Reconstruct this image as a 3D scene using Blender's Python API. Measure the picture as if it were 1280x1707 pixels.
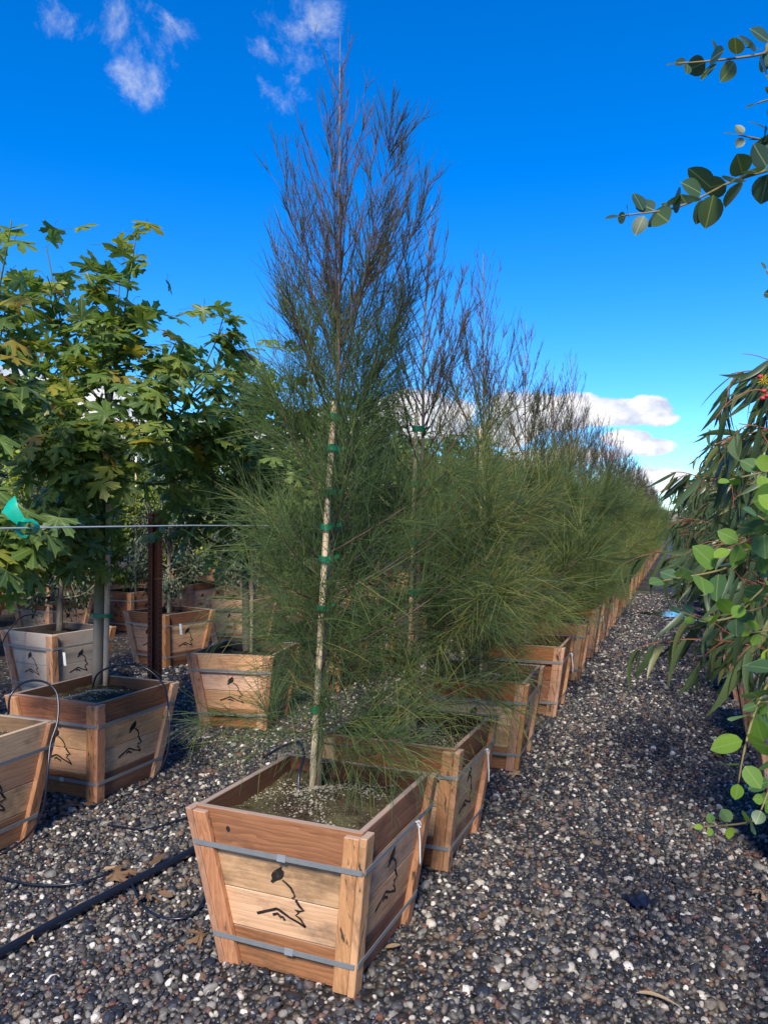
import bpy, bmesh, math, random
import numpy as np
from mathutils import Vector, Matrix

for o in list(bpy.data.objects): bpy.data.objects.remove(o)
S = bpy.context.scene
C = S.collection
R = math.radians
rad = np.radians

# ------------------------------------------------------------------ camera
F_PX, CX, CY, CAM_H, PITCH = 1270.0, 640.0, 853.5, 1.5, math.atan(16.5/1270)
cam_d = bpy.data.cameras.new('camera'); cam = bpy.data.objects.new('camera', cam_d); C.objects.link(cam)
cam_d.sensor_fit = 'VERTICAL'; cam_d.sensor_height = 36.0; cam_d.lens = 36.0*F_PX/1707
cam_d.clip_start = 0.05; cam_d.clip_end = 6000
cam.location = (0, 0, CAM_H); cam.rotation_euler = (math.pi/2+PITCH, 0, 0)
S.camera = cam
S.render.resolution_x = 767; S.render.resolution_y = 1024

# ------------------------------------------------------------------ light
SUN_EL, SUN_AZ = 41.0, 187.0          # azimuth clockwise from +Y (where the sun stands)
SKY_STRENGTH = 0.108
SUN_STRENGTH = 3.6
S.view_settings.view_transform = 'Standard'; S.view_settings.look = 'None'
S.view_settings.gamma = 1; S.view_settings.use_curve_mapping = False
S.view_settings.exposure = 0.92
S.cycles.max_bounces = 6; S.cycles.diffuse_bounces = 3; S.cycles.glossy_bounces = 2; S.cycles.transmission_bounces = 3

def pdir(px, py):
    v = Vector(((px-CX)/F_PX, math.cos(PITCH)-(CY-py)/F_PX*math.sin(PITCH), math.sin(PITCH)+(CY-py)/F_PX*math.cos(PITCH)))
    return v
def P(px, py, d):            # a point seen at photo position px,py at depth d metres
    return Vector((0, 0, CAM_H)) + pdir(px, py)*d
def G(px, py, z=0.0):        # a point on a level z
    v = pdir(px, py); return Vector((0, 0, CAM_H)) + v*((z-CAM_H)/v.z)

class NT:
    def __init__(s, tree): s.t = tree; s.l = tree.links
    def n(s, typ, **kw):
        nd = s.t.nodes.new(typ); ins = kw.pop('ins', {})
        for k, v in kw.items(): setattr(nd, k, v)
        for k, v in ins.items(): s.set(nd.inputs[k], v)
        return nd
    def set(s, sock, v):
        if isinstance(v, bpy.types.NodeSocket): s.l.new(v, sock)
        elif isinstance(v, bpy.types.Node): s.l.new(v.outputs[0], sock)
        else: sock.default_value = v
    def m(s, op, a, b=None, clamp=False):
        nd = s.n('ShaderNodeMath', operation=op, use_clamp=clamp); s.set(nd.inputs[0], a)
        if b is not None: s.set(nd.inputs[1], b)
        return nd.outputs[0]
    def v(s, op, a, b=None):
        nd = s.n('ShaderNodeVectorMath', operation=op); s.set(nd.inputs[0], a)
        if b is not None: s.set(nd.inputs[1], b)
        return nd
    def mr(s, x, a, b, c=0.0, d=1.0, smooth=True):
        nd = s.n('ShaderNodeMapRange', interpolation_type='SMOOTHSTEP' if smooth else 'LINEAR')
        for i, q in enumerate((x, a, b, c, d)): s.set(nd.inputs[i], q)
        return nd.outputs[0]
    def ramp(s, fac, stops, interp='LINEAR'):
        nd = s.n('ShaderNodeValToRGB'); s.set(nd.inputs[0], fac); cr = nd.color_ramp; cr.interpolation = interp
        while len(cr.elements) < len(stops): cr.elements.new(0.5)
        for e, (p, c) in zip(cr.elements, stops): e.position = p; e.color = (*c, 1)
        return nd.outputs[0]
    def mix(s, f, a, b, blend='MIX'):
        nd = s.n('ShaderNodeMix', data_type='RGBA', blend_type=blend)
        s.set(nd.inputs[0], f)
        for i, q in ((6, a), (7, b)):
            if isinstance(q, tuple): q = (*q[:3], 1)
            s.set(nd.inputs[i], q)
        return nd.outputs[2]
    def noise(s, vec, scale, detail=3, rough=.55, dist=0):
        nd = s.n('ShaderNodeTexNoise'); s.set(nd.inputs['Vector'], vec)
        nd.inputs['Scale'].default_value = scale; nd.inputs['Detail'].default_value = detail
        nd.inputs['Roughness'].default_value = rough; nd.inputs['Distortion'].default_value = dist
        return nd.outputs[0]

W = bpy.data.worlds.new('World'); S.world = W; W.use_nodes = True
W.node_tree.nodes.clear(); w = NT(W.node_tree)
sky = w.n('ShaderNodeTexSky', sky_type='NISHITA', sun_disc=False, sun_elevation=R(SUN_EL), sun_rotation=R(SUN_AZ),
          air_density=1.0, dust_density=0.15, ozone_density=2.2, altitude=200)
hsv = w.n('ShaderNodeHueSaturation', ins={'Color': sky.outputs[0], 'Saturation': 1.5, 'Value': 1.0})
tint = w.mix(1.0, hsv.outputs[0], (0.62, 0.89, 1.20), 'MULTIPLY')
bg_sky = w.n('ShaderNodeBackground', ins={'Color': tint, 'Strength': SKY_STRENGTH})
gen = w.n('ShaderNodeTexCoord').outputs['Generated']
stretch = w.v('MULTIPLY', gen, (1, 1, 1.7)).outputs[0]
fb = w.noise(stretch, 9.0, 9, .62, .25)
fb2 = w.noise(gen, 13.0, 12, .70, .35)
def blob(px, py, rx, ry):
    c = pdir(px, py).normalized()
    df = w.v('SUBTRACT', gen, tuple(c)); sc = w.v('MULTIPLY', df.outputs[0], (1270/rx, 1270/rx, 1270/ry))
    ln = w.v('LENGTH', sc.outputs[0]); return w.mr(ln.outputs['Value'], 1.25, 0.15, 0.0, 1.0)
def vmax(lst):
    r = lst[0]
    for q in lst[1:]: r = w.m('MAXIMUM', r, q)
    return r
cum = vmax([blob(*b) for b in ((930, 690, 95, 42), (1015, 690, 95, 30), (1070, 688, 55, 30), (1100, 700, 45, 14), (860, 700, 80, 60),
      (1078, 744, 55, 18), (1085, 795, 75, 20), (1040, 730, 60, 22), (700, 690, 140, 50), (560, 720, 120, 55), (340, 740, 170, 60),
      (120, 690, 190, 70), (-140, 700, 260, 80), (1100, 815, 60, 10), (20, 640, 90, 30), (940, 760, 130, 22))])
wisp = vmax([blob(*b) for b in ((245, 60, 70, 65), (235, 125, 55, 45), (105, 28, 45, 34), (500, 75, 85, 62), (450, 20, 34, 34), (475, 150, 60, 35), (535, 45, 45, 42)
                                )])
el = w.n('ShaderNodeSeparateXYZ', ins={0: gen}).outputs[2]
yy = w.n('ShaderNodeSeparateXYZ', ins={0: gen}).outputs[1]
# the cumulus belt goes on round the horizon behind the viewer
belt = w.m('MULTIPLY', w.mr(el, .02, .07), w.mr(el, .34, .12)); belt = w.m('MULTIPLY', belt, w.mr(yy, .45, .1))
belt = w.m('MULTIPLY', belt, .62)
body = w.m('ADD', w.m('MAXIMUM', cum, belt), w.m('MULTIPLY', w.m('SUBTRACT', fb, .5), 2.3))
m1 = w.m('MULTIPLY', w.mr(body, .36, .60), w.mr(w.m('MAXIMUM', cum, belt), .02, .3))
w2 = w.m('ADD', w.m('MULTIPLY', wisp, .50), w.m('MULTIPLY', w.m('SUBTRACT', fb2, .5), 3.2)); m2 = w.m('MULTIPLY', w.mr(w2, .22, 1.2), .75)
m2 = w.m('MULTIPLY', m2, w.mr(wisp, 0.0, .35))
mask = w.m('MAXIMUM', m1, m2, True)
shade = w.mr(w.m('ADD', w.m('MULTIPLY', w.noise(stretch, 22, 5, .6), .9), w.m('MULTIPLY', body, .18)), .40, .72)
ccol = w.mix(shade, (.40, .46, .60), (.78, .77, .78))
bg_c = w.n('ShaderNodeBackground', ins={'Color': ccol, 'Strength': 0.78})
mx = w.n('ShaderNodeMixShader', ins={0: mask, 1: bg_sky.outputs[0], 2: bg_c.outputs[0]})
w.n('ShaderNodeOutputWorld', ins={0: mx.outputs[0]})

sd = bpy.data.lights.new('sun', 'SUN'); sd.energy = SUN_STRENGTH; sd.angle = R(12.0); sd.color = (1.0, .90, .76)
sun = bpy.data.objects.new('sun', sd); C.objects.link(sun)
sv = Vector((math.sin(R(SUN_AZ))*math.cos(R(SUN_EL)), math.cos(R(SUN_AZ))*math.cos(R(SUN_EL)), math.sin(R(SUN_EL))))
sun.rotation_euler = sv.to_track_quat('Z', 'Y').to_euler()

# ------------------------------------------------------------------ mesh helpers
def mk(name, V, Fs, mats=(), smooth=True, tint=None, midx=None):
    """mesh from numpy verts and one or more (n,k) face arrays"""
    me = bpy.data.meshes.new(name); V = np.asarray(V, np.float32)
    if not isinstance(Fs, (list, tuple)): Fs = [Fs]
    Fs = [np.asarray(f, np.int32) for f in Fs if len(f)]
    me.vertices.add(len(V)); me.vertices.foreach_set('co', V.ravel())
    nl = sum(f.size for f in Fs); npoly = sum(len(f) for f in Fs)
    me.loops.add(nl); me.polygons.add(npoly)
    me.loops.foreach_set('vertex_index', np.concatenate([f.ravel() for f in Fs]))
    st = []; p = 0
    for f in Fs: st.append(np.arange(len(f))*f.shape[1]+p); p += f.size
    me.polygons.foreach_set('loop_start', np.concatenate(st).astype(np.int32))
    me.polygons.foreach_set('use_smooth', np.full(npoly, smooth))
    if midx is not None: me.polygons.foreach_set('material_index', np.asarray(midx, np.int32))
    me.update(calc_edges=True)
    if tint is not None:
        a = me.attributes.new('tint', 'FLOAT', 'POINT'); a.data.foreach_set('value', np.asarray(tint, np.float32))
    for m in mats: me.materials.append(m)
    return me
def ob(name, me, parent=None, loc=(0, 0, 0), rot=(0, 0, 0), scale=None):
    o = bpy.data.objects.new(name, me); C.objects.link(o)
    if parent: o.parent = parent
    o.location = loc; o.rotation_euler = rot
    if scale is not None: o.scale = scale if hasattr(scale, '__len__') else (scale,)*3
    return o
def tag(o, label, cat, group=None, kind=None):
    o['label'] = label; o['category'] = cat
    if group: o['group'] = group
    if kind: o['kind'] = kind
    return o
def thing(name, label, cat, loc=(0, 0, 0), rz=0.0, group=None, scale=None):
    return tag(ob(name, None, None, loc, (0, 0, rz), scale), label, cat, group)
def struct(name, me, **kw):
    o = ob(name, me, **kw); o['kind'] = 'structure'; return o
def nrm(a): return a/np.maximum(np.linalg.norm(a, axis=-1, keepdims=True), 1e-9)
def tubes(Pt, Rd, sides=3, cap=False):
    """Pt (N,K,3) polylines, Rd (N,K) radii -> verts, quads"""
    Pt = np.asarray(Pt, float); N, K, _ = Pt.shape; Rd = np.broadcast_to(np.asarray(Rd, float), (N, K))
    T = nrm(np.gradient(Pt, axis=1)); ref = np.where(np.abs(T[:, :1, 2:3]) > .9, np.array([1., 0, 0]), np.array([0., 0, 1]))
    A = nrm(np.cross(T, np.broadcast_to(ref, T.shape))); B = np.cross(T, A)
    th = np.arange(sides)/sides*2*np.pi
    V = Pt[:, :, None]+Rd[:, :, None, None]*(np.cos(th)[:, None]*A[:, :, None]+np.sin(th)[:, None]*B[:, :, None])
    b = (np.arange(N)*K*sides)[:, None, None]+(np.arange(K-1)*sides)[None, :, None]; j = np.arange(sides); j2 = (j+1) % sides
    Q = np.stack([b+j, b+j2, b+j2+sides, b+j+sides], -1).reshape(-1, 4)
    return V.reshape(-1, 3), Q
def tube1(pts, r, sides=8, n=None, caps=True):
    pts = np.array([tuple(p) for p in pts], float)
    if n: pts = catmull(pts, n)
    r = np.asarray(r, float); r = np.interp(np.linspace(0, 1, len(pts)), np.linspace(0, 1, len(r)), r) if r.ndim else np.full(len(pts), r)
    V, Q = tubes(pts[None], r[None], sides)
    if caps:
        k = len(pts); V = np.vstack([V, pts[:1], pts[-1:]]); i = np.arange(sides); n0 = k*sides
        T = np.concatenate([np.stack([np.full(sides, n0), (i+1) % sides, i], -1), np.stack([np.full(sides, n0+1), (k-1)*sides+i, (k-1)*sides+(i+1) % sides], -1)])
        return V, [Q, T]
    return V, [Q]
def catmull(p, n):
    p = np.asarray(p, float); q = np.vstack([2*p[0]-p[1], p, 2*p[-1]-p[-2]]); out = []
    for t in np.linspace(0, len(p)-1, n):
        i = min(int(t), len(p)-2); f = t-i; a, b, c, d = q[i:i+4]
        out.append(.5*((2*b)+(c-a)*f+(2*a-5*b+4*c-d)*f*f+(3*b-a-3*c+d)*f**3))
    return np.array(out)
def join(parts):
    """list of (V, [F...]) -> V, tri list, quad list"""
    Vs = []; fs = {}; off = 0
    for V, Fl in parts:
        for f in (Fl if isinstance(Fl, list) else [Fl]):
            f = np.asarray(f); fs.setdefault(f.shape[1], []).append(f+off)
        Vs.append(V); off += len(V)
    return np.vstack(Vs), [np.concatenate(v) for v in fs.values()]
def prism(p8, bev=0.0, mats=(), name='board'):
    """8 corner points (bottom loop 4, top loop 4) -> bevelled solid"""
    bm = bmesh.new(); v = [bm.verts.new(p) for p in p8]
    for f in ((3, 2, 1, 0), (4, 5, 6, 7), (0, 1, 5, 4), (1, 2, 6, 5), (2, 3, 7, 6), (3, 0, 4, 7)): bm.faces.new([v[i] for i in f])
    bmesh.ops.recalc_face_normals(bm, faces=bm.faces)
    if bev: bmesh.ops.bevel(bm, geom=bm.edges[:], offset=bev, segments=1, affect='EDGES')
    me = bpy.data.meshes.new(name); bm.to_mesh(me); bm.free()
    for m in mats: me.materials.append(m)
    return me

# ------------------------------------------------------------------ materials
def mat(name, rough=.7, metal=0.0, spec=.5):
    m = bpy.data.materials.new(name); m.use_nodes = True; t = NT(m.node_tree)
    b = m.node_tree.nodes['Principled BSDF']; b.inputs['Roughness'].default_value = rough
    b.inputs['Metallic'].default_value = metal; b.inputs['Specular IOR Level'].default_value = spec
    return m, t, b
def bump(t, b, h, strength, dist):
    n = t.n('ShaderNodeBump', ins={'Height': h, 'Strength': strength, 'Distance': dist}); t.l.new(n.outputs[0], b.inputs['Normal'])
def plain(name, col, rough=.6, metal=0.0, var=.25, scale=30, spec=.5):
    m, t, b = mat(name, rough, metal, spec); oc = t.n('ShaderNodeTexCoord').outputs['Object']
    n = t.noise(oc, scale, 5, .6); t.set(b.inputs['Base Color'], t.mix(n, tuple(c*(1-var) for c in col), tuple(min(1, c*(1+var)) for c in col)))
    bump(t, b, n, .25, .002); return m
def wood(name, dark, light, axis='X', weather=0.0, stain=False, hue=.02):
    m, t, b = mat(name, .78, 0, .25); oc = t.n('ShaderNodeTexCoord').outputs['Object']
    rnd = t.n('ShaderNodeObjectInfo').outputs['Random']
    off = t.v('MULTIPLY', t.n('ShaderNodeCombineXYZ', ins={0: rnd, 1: rnd, 2: rnd}).outputs[0], (13, 7, 29)).outputs[0]
    vec = t.v('ADD', oc, off).outputs[0]
    st = (1.3, 8, 8) if axis == 'X' else (8, 8, 1.3)
    v1 = t.v('MULTIPLY', vec, st).outputs[0]
    big = t.noise(v1, 1.6, 3, .5, .4)
    rings = t.n('ShaderNodeTexWave', wave_type='BANDS', bands_direction='Z' if axis == 'X' else 'X', wave_profile='SAW')
    t.set(rings.inputs['Vector'], t.v('ADD', t.v('MULTIPLY', vec, (.35, 1, 1) if axis == 'X' else (1, 1, .35)).outputs[0],
          t.v('MULTIPLY', t.n('ShaderNodeCombineXYZ', ins={0: big, 1: big, 2: big}).outputs[0], (.09, .09, .09)).outputs[0]).outputs[0])
    rings.inputs['Scale'].default_value = 15; rings.inputs['Distortion'].default_value = 3.5; rings.inputs['Detail'].default_value = 2; rings.inputs['Detail Scale'].default_value = 1.2
    fine = t.noise(t.v('MULTIPLY', vec, (3, 90, 90) if axis == 'X' else (90, 90, 3)).outputs[0], 2.0, 4, .65)
    grain = t.m('ADD', t.m('MULTIPLY', rings.outputs['Fac'], .20), t.m('ADD', t.m('MULTIPLY', fine, .42), t.m('MULTIPLY', big, .38)))
    col = t.mix(t.mr(grain, .2, .8), dark, light)
    # knots
    vo = t.n('ShaderNodeTexVoronoi', feature='F1'); t.set(vo.inputs['Vector'], t.v('MULTIPLY', vec, (1, .01, 1.6) if axis == 'X' else (1.6, .01, 1)).outputs[0]); vo.inputs['Scale'].default_value = 4.2
    kn = t.mr(vo.outputs['Distance'], .075, .03); col = t.mix(t.m('MULTIPLY', kn, .8), col, tuple(c*.22 for c in dark))
    kh = t.mr(vo.outputs['Distance'], .2, .05); col = t.mix(t.m('MULTIPLY', kh, .35), col, tuple(c*.75 for c in dark))
    # per board tone
    h2 = t.n('ShaderNodeHueSaturation'); t.set(h2.inputs['Color'], col)
    t.set(h2.inputs['Hue'], t.mr(rnd, 0, 1, .5-hue*.8, .5+hue*.15, False)); r2 = t.m('FRACT', t.m('MULTIPLY', rnd, 7.31)); r3 = t.m('FRACT', t.m('MULTIPLY', rnd, 23.7))
    t.set(h2.inputs['Value'], t.mr(r2, 0, 1, .72, 1.18, False)); t.set(h2.inputs['Saturation'], t.mr(r3, 0, 1, .82, 1.08, False))
    col = h2.outputs[0]
    dirt = t.mr(t.noise(t.v('MULTIPLY', vec, (1, 1, .55) if axis == 'Z' else (.55, 1, 1)).outputs[0], 7.5, 6, .7), .47, .74); col = t.mix(t.m('MULTIPLY', dirt, .68), col, (.055, .038, .026))
    if weather: col = t.mix(t.m('MULTIPLY', t.mr(t.noise(vec, 3.1, 4, .6), .3, .6), weather), col, (.42, .38, .34))
    if stain:
        sx = t.n('ShaderNodeSeparateXYZ', ins={0: oc}); ln = t.noise(t.v('MULTIPLY', vec, (34, 34, 3.2)).outputs[0], 1.6, 4, .6, .3)
        col = t.mix(t.m('MULTIPLY', t.mr(ln, .585, .68), .9), col, (.02, .016, .014))
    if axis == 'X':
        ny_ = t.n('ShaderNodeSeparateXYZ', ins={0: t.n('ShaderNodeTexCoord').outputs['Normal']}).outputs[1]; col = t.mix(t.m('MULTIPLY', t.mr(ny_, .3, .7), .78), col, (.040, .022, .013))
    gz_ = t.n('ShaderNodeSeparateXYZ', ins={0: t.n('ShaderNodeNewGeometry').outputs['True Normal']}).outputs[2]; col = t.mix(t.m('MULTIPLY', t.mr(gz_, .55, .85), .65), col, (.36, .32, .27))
    t.set(b.inputs['Base Color'], col)
    bump(t, b, t.m('ADD', fine, t.m('MULTIPLY', rings.outputs['Fac'], .3)), .45, .0022)
    return m
M = {}
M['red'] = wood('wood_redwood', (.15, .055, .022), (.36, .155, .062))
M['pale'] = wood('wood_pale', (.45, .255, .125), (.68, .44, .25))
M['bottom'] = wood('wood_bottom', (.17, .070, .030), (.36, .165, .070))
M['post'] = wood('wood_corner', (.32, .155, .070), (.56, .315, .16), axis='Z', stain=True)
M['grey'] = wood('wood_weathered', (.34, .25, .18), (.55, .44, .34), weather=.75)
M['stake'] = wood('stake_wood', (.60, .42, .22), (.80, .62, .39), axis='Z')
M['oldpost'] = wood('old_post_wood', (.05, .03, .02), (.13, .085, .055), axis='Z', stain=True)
m, t, b = mat('black_stencil_paint', .8, 0, .3); oc = t.n('ShaderNodeTexCoord').outputs['Object']; rn = t.n('ShaderNodeObjectInfo').outputs['Random']
nz = t.noise(t.v('ADD', t.v('MULTIPLY', oc, (1, 1, 4)).outputs[0], t.n('ShaderNodeCombineXYZ', ins={0: t.m('MULTIPLY', rn, 9)}).outputs[0]).outputs[0], 45, 5, .7)
t.set(b.inputs['Base Color'], t.mix(t.m('MULTIPLY', t.mr(nz, .52, .70), .7), (.012, .011, .012), (.20, .12, .065))); M['paint'] = m
M['strap'] = plain('steel_strap', (.27, .295, .31), .45, .4, .22, 25)
M['tie'] = plain('green_tape', (.0, .16, .075), .4, 0, .3, 20)
M['ribbon'] = plain('teal_ribbon', (.0, .30, .20), .35, 0, .25, 40)
M['white'] = plain('white_plastic', (.62, .64, .66), .4, 0, .12, 20)
M['wire'] = plain('galvanised_wire', (.5, .54, .56), .4, .3, .15, 40)
M['hose'] = plain('black_poly_pipe', (.008, .012, .024), .3, 0, .3, 15)
M['rust'] = plain('rusty_steel', (.11, .036, .022), .75, .2, .6, 26)
M['hole'] = plain('hole_dark', (.01, .007, .006), .9)
M['trash'] = plain('black_film', (.010, .014, .03), .3, 0, .3, 30)
def bark(name, a, b_, scale=30, sz=.25):
    m, t, b = mat(name, .85, 0, .2); oc = t.n('ShaderNodeTexCoord').outputs['Object']
    n = t.noise(t.v('MULTIPLY', oc, (1, 1, sz)).outputs[0], scale, 5, .65); t.set(b.inputs['Base Color'], t.mix(t.mr(n, .3, .7), a, b_)); bump(t, b, n, .6, .004); return m
M['oakbark'] = bark('she_oak_bark', (.10, .07, .055), (.27, .20, .16))
M['twig'] = bark('she_oak_twig', (.065, .034, .034), (.13, .080, .066), 12)
M['bark2'] = bark('grey_bark', (.12, .10, .08), (.28, .25, .21))
M['rtwig'] = bark('red_twig', (.16, .05, .035), (.26, .12, .06), 10)
m, t, b = mat('green_bark', .6, 0, .3); oc = t.n('ShaderNodeTexCoord').outputs['Object']
sz = t.n('ShaderNodeSeparateXYZ', ins={0: oc}).outputs[2]; nn = t.noise(t.v('MULTIPLY', oc, (1, 1, .3)).outputs[0], 24, 5, .6)
gcol = t.mix(t.mr(t.m('ADD', sz, t.m('MULTIPLY', nn, .3)), .55, .80), (.30, .245, .185), (.085, .115, .022))
rings_n = t.mr(t.noise(t.v('MULTIPLY', oc, (3, 3, 30)).outputs[0], 1.5, 2), .66, .72); gcol = t.mix(t.m('MULTIPLY', rings_n, .5), gcol, (.16, .13, .08))
t.set(b.inputs['Base Color'], t.mix(t.m('MULTIPLY', nn, .4), gcol, (.06, .06, .025))); bump(t, b, nn, .3, .003); M['green_bark'] = m

def leafmat(name, stops, rough=.5, trans=.25, tcol=None, spec=.4, veins=None):
    m, t, b = mat(name, rough, 0, spec); at = t.n('ShaderNodeAttribute', attribute_name='tint').outputs['Fac']
    rnd = t.n('ShaderNodeObjectInfo').outputs['Random']; f = t.m('FRACT', t.m('ADD', at, rnd))
    col = t.ramp(f, stops); oc = t.n('ShaderNodeTexCoord').outputs['Object']
    nz = t.noise(oc, 40, 3, .6); col = t.mix(t.mr(nz, .35, .75, 0, .35), col, (.03, .05, .012))
    if veins:
        xyz = t.n('ShaderNodeSeparateXYZ', ins={0: oc}); vs = []
        for a_ in ((90, 42, 138, -2, 182) if veins == 'lobed' else (90,)):
            ca, sa = math.cos(R(a_)), math.sin(R(a_)); d_ = t.m('ABSOLUTE', t.m('SUBTRACT', t.m('MULTIPLY', xyz.outputs[0], sa), t.m('MULTIPLY', xyz.outputs[1], ca)))
            on = t.m('GREATER_THAN', t.m('ADD', t.m('MULTIPLY', xyz.outputs[0], ca), t.m('MULTIPLY', xyz.outputs[1], sa)), 0.0); vs.append(t.m('MULTIPLY', t.mr(d_, .03, .008), on))
        v_ = vs[0]
        for q_ in vs[1:]: v_ = t.m('MAXIMUM', v_, q_)
        col = t.mix(t.m('MULTIPLY', v_, .55), col, (.26, .32, .10))
    t.set(b.inputs['Base Color'], col)
    tr = t.n('ShaderNodeBsdfTranslucent'); h = t.n('ShaderNodeHueSaturation', ins={'Color': col, 'Value': 1.8, 'Saturation': 1.1, 'Hue': .485}); t.l.new(h.outputs[0], tr.inputs[0])
    mx = t.n('ShaderNodeMixShader', ins={0: trans, 1: b.outputs[0], 2: tr.outputs[0]}); out = m.node_tree.nodes['Material Output']; t.l.new(mx.outputs[0], out.inputs[0])
    return m
M['maple'] = leafmat('lobed_leaf', [(0, (.070, .125, .036)), (.3, (.100, .175, .042)), (.62, (.135, .22, .046)), (.85, (.19, .26, .045)), (.95, (.34, .30, .045)), (1, (.20, .11, .04))], .42, .42, veins='lobed')
M['maple2'] = leafmat('lobed_leaf_far', [(0, (.065, .12, .040)), (.5, (.110, .18, .046)), (1, (.17, .24, .055))], .5)
M['needle'] = leafmat('she_oak_needles', [(0, (.055, .100, .036)), (.35, (.090, .148, .042)), (.7, (.145, .200, .048)), (.9, (.23, .26, .055)), (1, (.26, .24, .08))], .55, .25)
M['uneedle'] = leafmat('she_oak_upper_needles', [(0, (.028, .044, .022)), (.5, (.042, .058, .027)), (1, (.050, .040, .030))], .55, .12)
M['sickle'] = leafmat('sickle_leaf', [(0, (.040, .072, .032)), (.5, (.062, .10, .042)), (.9, (.09, .13, .05)), (1, (.16, .16, .05))], .38, .18)
M['round'] = leafmat('round_leaf', [(0, (.055, .115, .060)), (.35, (.08, .16, .05)), (.7, (.14, .26, .035)), (1, (.25, .38, .04))], .4, .35, veins='mid')
M['rounddark'] = leafmat('round_leaf_dark', [(0, (.030, .065, .050)), (.5, (.04, .085, .045)), (1, (.085, .13, .035))], .42, .2, veins='mid')
M['oak'] = leafmat('dark_small_leaf', [(0, (.035, .055, .034)), (.5, (.055, .080, .046)), (1, (.10, .125, .075))], .45, .12)
M['lime'] = leafmat('yellow_green_leaf', [(0, (.11, .18, .028)), (.5, (.20, .27, .035)), (1, (.34, .37, .05))], .55, .3)
M['far'] = leafmat('far_leaf', [(0, (.040, .060, .028)), (.5, (.070, .095, .036)), (1, (.11, .13, .045))], .6, .15)
M['litter'] = leafmat('dry_leaf', [(0, (.14, .075, .04)), (.5, (.24, .14, .08)), (1, (.40, .28, .17))], .7, .1)

# soil
m, t, b = mat('potting_soil', .95, 0, .15); oc = t.n('ShaderNodeTexCoord').outputs['Object']; rnd = t.n('ShaderNodeObjectInfo').outputs['Random']
sv_ = t.v('ADD', oc, t.n('ShaderNodeCombineXYZ', ins={0: t.m('MULTIPLY', rnd, 11), 1: rnd, 2: rnd}).outputs[0]).outputs[0]
a1 = t.noise(sv_, 7, 4, .6); a2 = t.noise(sv_, 120, 3, .7); a3 = t.noise(sv_, 55, 4, .7)
c = t.mix(t.mr(a3, .3, .7), (.022, .014, .008), (.075, .052, .030)); c = t.mix(t.m('MULTIPLY', t.mr(a1, .42, .62), .75), c, (.105, .098, .045))
sp = t.m('MULTIPLY', t.mr(a2, .60, .66), t.mr(t.noise(sv_, 5.1, 3, .5), .40, .62)); c = t.mix(t.m('MULTIPLY', sp, .8), c, (.42, .39, .32))
t.set(b.inputs['Base Color'], c); bump(t, b, t.m('ADD', a2, a3), .9, .012); M['soil'] = m
M['perlite'] = plain('mulch_flecks', (.27, .24, .18), .9, 0, .5, 90)
# ground
PEB = [(0, (.014, .017, .024)), (.30, (.024, .027, .034)), (.46, (.050, .050, .050)), (.60, (.085, .078, .068)), (.71, (.13, .10, .07)), (.76, (.12, .050, .032)),
       (.80, (.075, .076, .078)), (.88, (.18, .17, .15)), (.95, (.36, .33, .28)), (1, (.60, .57, .50))]
m, t, b = mat('gravel_ground', .75, 0, .35); oc = t.n('ShaderNodeTexCoord').outputs['Object']
vo = t.n('ShaderNodeTexVoronoi', feature='F1'); t.set(vo.inputs['Vector'], t.v('MULTIPLY', oc, (1, 1, 0)).outputs[0]); vo.inputs['Scale'].default_value = 42
vr = t.n('ShaderNodeSeparateColor', ins={0: vo.outputs['Color']}).outputs[0]
c = t.mix(1.0, t.ramp(vr, PEB), (1.0, .98, .95), 'MULTIPLY'); edge = t.mr(vo.outputs['Distance'], .25, .62); c = t.mix(t.m('MULTIPLY', edge, .85), c, (.016, .014, .013))
fine = t.noise(oc, 160, 4, .65); c = t.mix(t.m('MULTIPLY', t.mr(t.noise(oc, 1.7, 4, .6), .45, .70), .55), c, t.mix(fine, (.022, .017, .012), (.075, .058, .042)))
t.set(b.inputs['Base Color'], c); bump(t, b, t.m('SUBTRACT', 1.0, vo.outputs['Distance']), .9, .012)
t.set(b.inputs['Roughness'], t.mr(t.noise(oc, .9, 4, .6), .35, .65, .42, .8)); M['ground'] = m
m, t, b = mat('pebble', .5, 0, .5); at = t.n('ShaderNodeAttribute', attribute_name='ptint', attribute_type='INSTANCER').outputs['Fac']
oc = t.n('ShaderNodeTexCoord').outputs['Object']; nz = t.noise(oc, 1.7, 4, .65)
c = t.mix(1.0, t.ramp(at, PEB), (1.12, 1.12, 1.13), 'MULTIPLY'); t.set(b.inputs['Base Color'], t.mix(t.mr(nz, .35, .7, 0, .55), c, t.mix(1.0, c, (.45, .42, .38), 'MULTIPLY')))
t.set(b.inputs['Roughness'], t.mr(at, 0, 1, .38, .7)); M['pebble'] = m
m, t, b = mat('hill', .95, 0, .1); oc = t.n('ShaderNodeTexCoord').outputs['Object']
t.set(b.inputs['Base Color'], t.mix(t.noise(oc, .012, 6, .65), (.16, .14, .12), (.33, .26, .19))); M['hill'] = m
m, t, b = mat('water', .04, 0, .8); b.inputs['Base Color'].default_value = (.02, .025, .03, 1); M['water'] = m

# ------------------------------------------------------------------ ground and far setting
rng = np.random.default_rng(7)
HEAD = R(21.0)                                   # the rows run this much right of straight ahead
U = np.array([math.sin(HEAD), math.cos(HEAD)]); N_ = np.array([math.cos(HEAD), -math.sin(HEAD)])
def un(a, n): p = a*U+n*N_; return (float(p[0]), float(p[1]))

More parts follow.
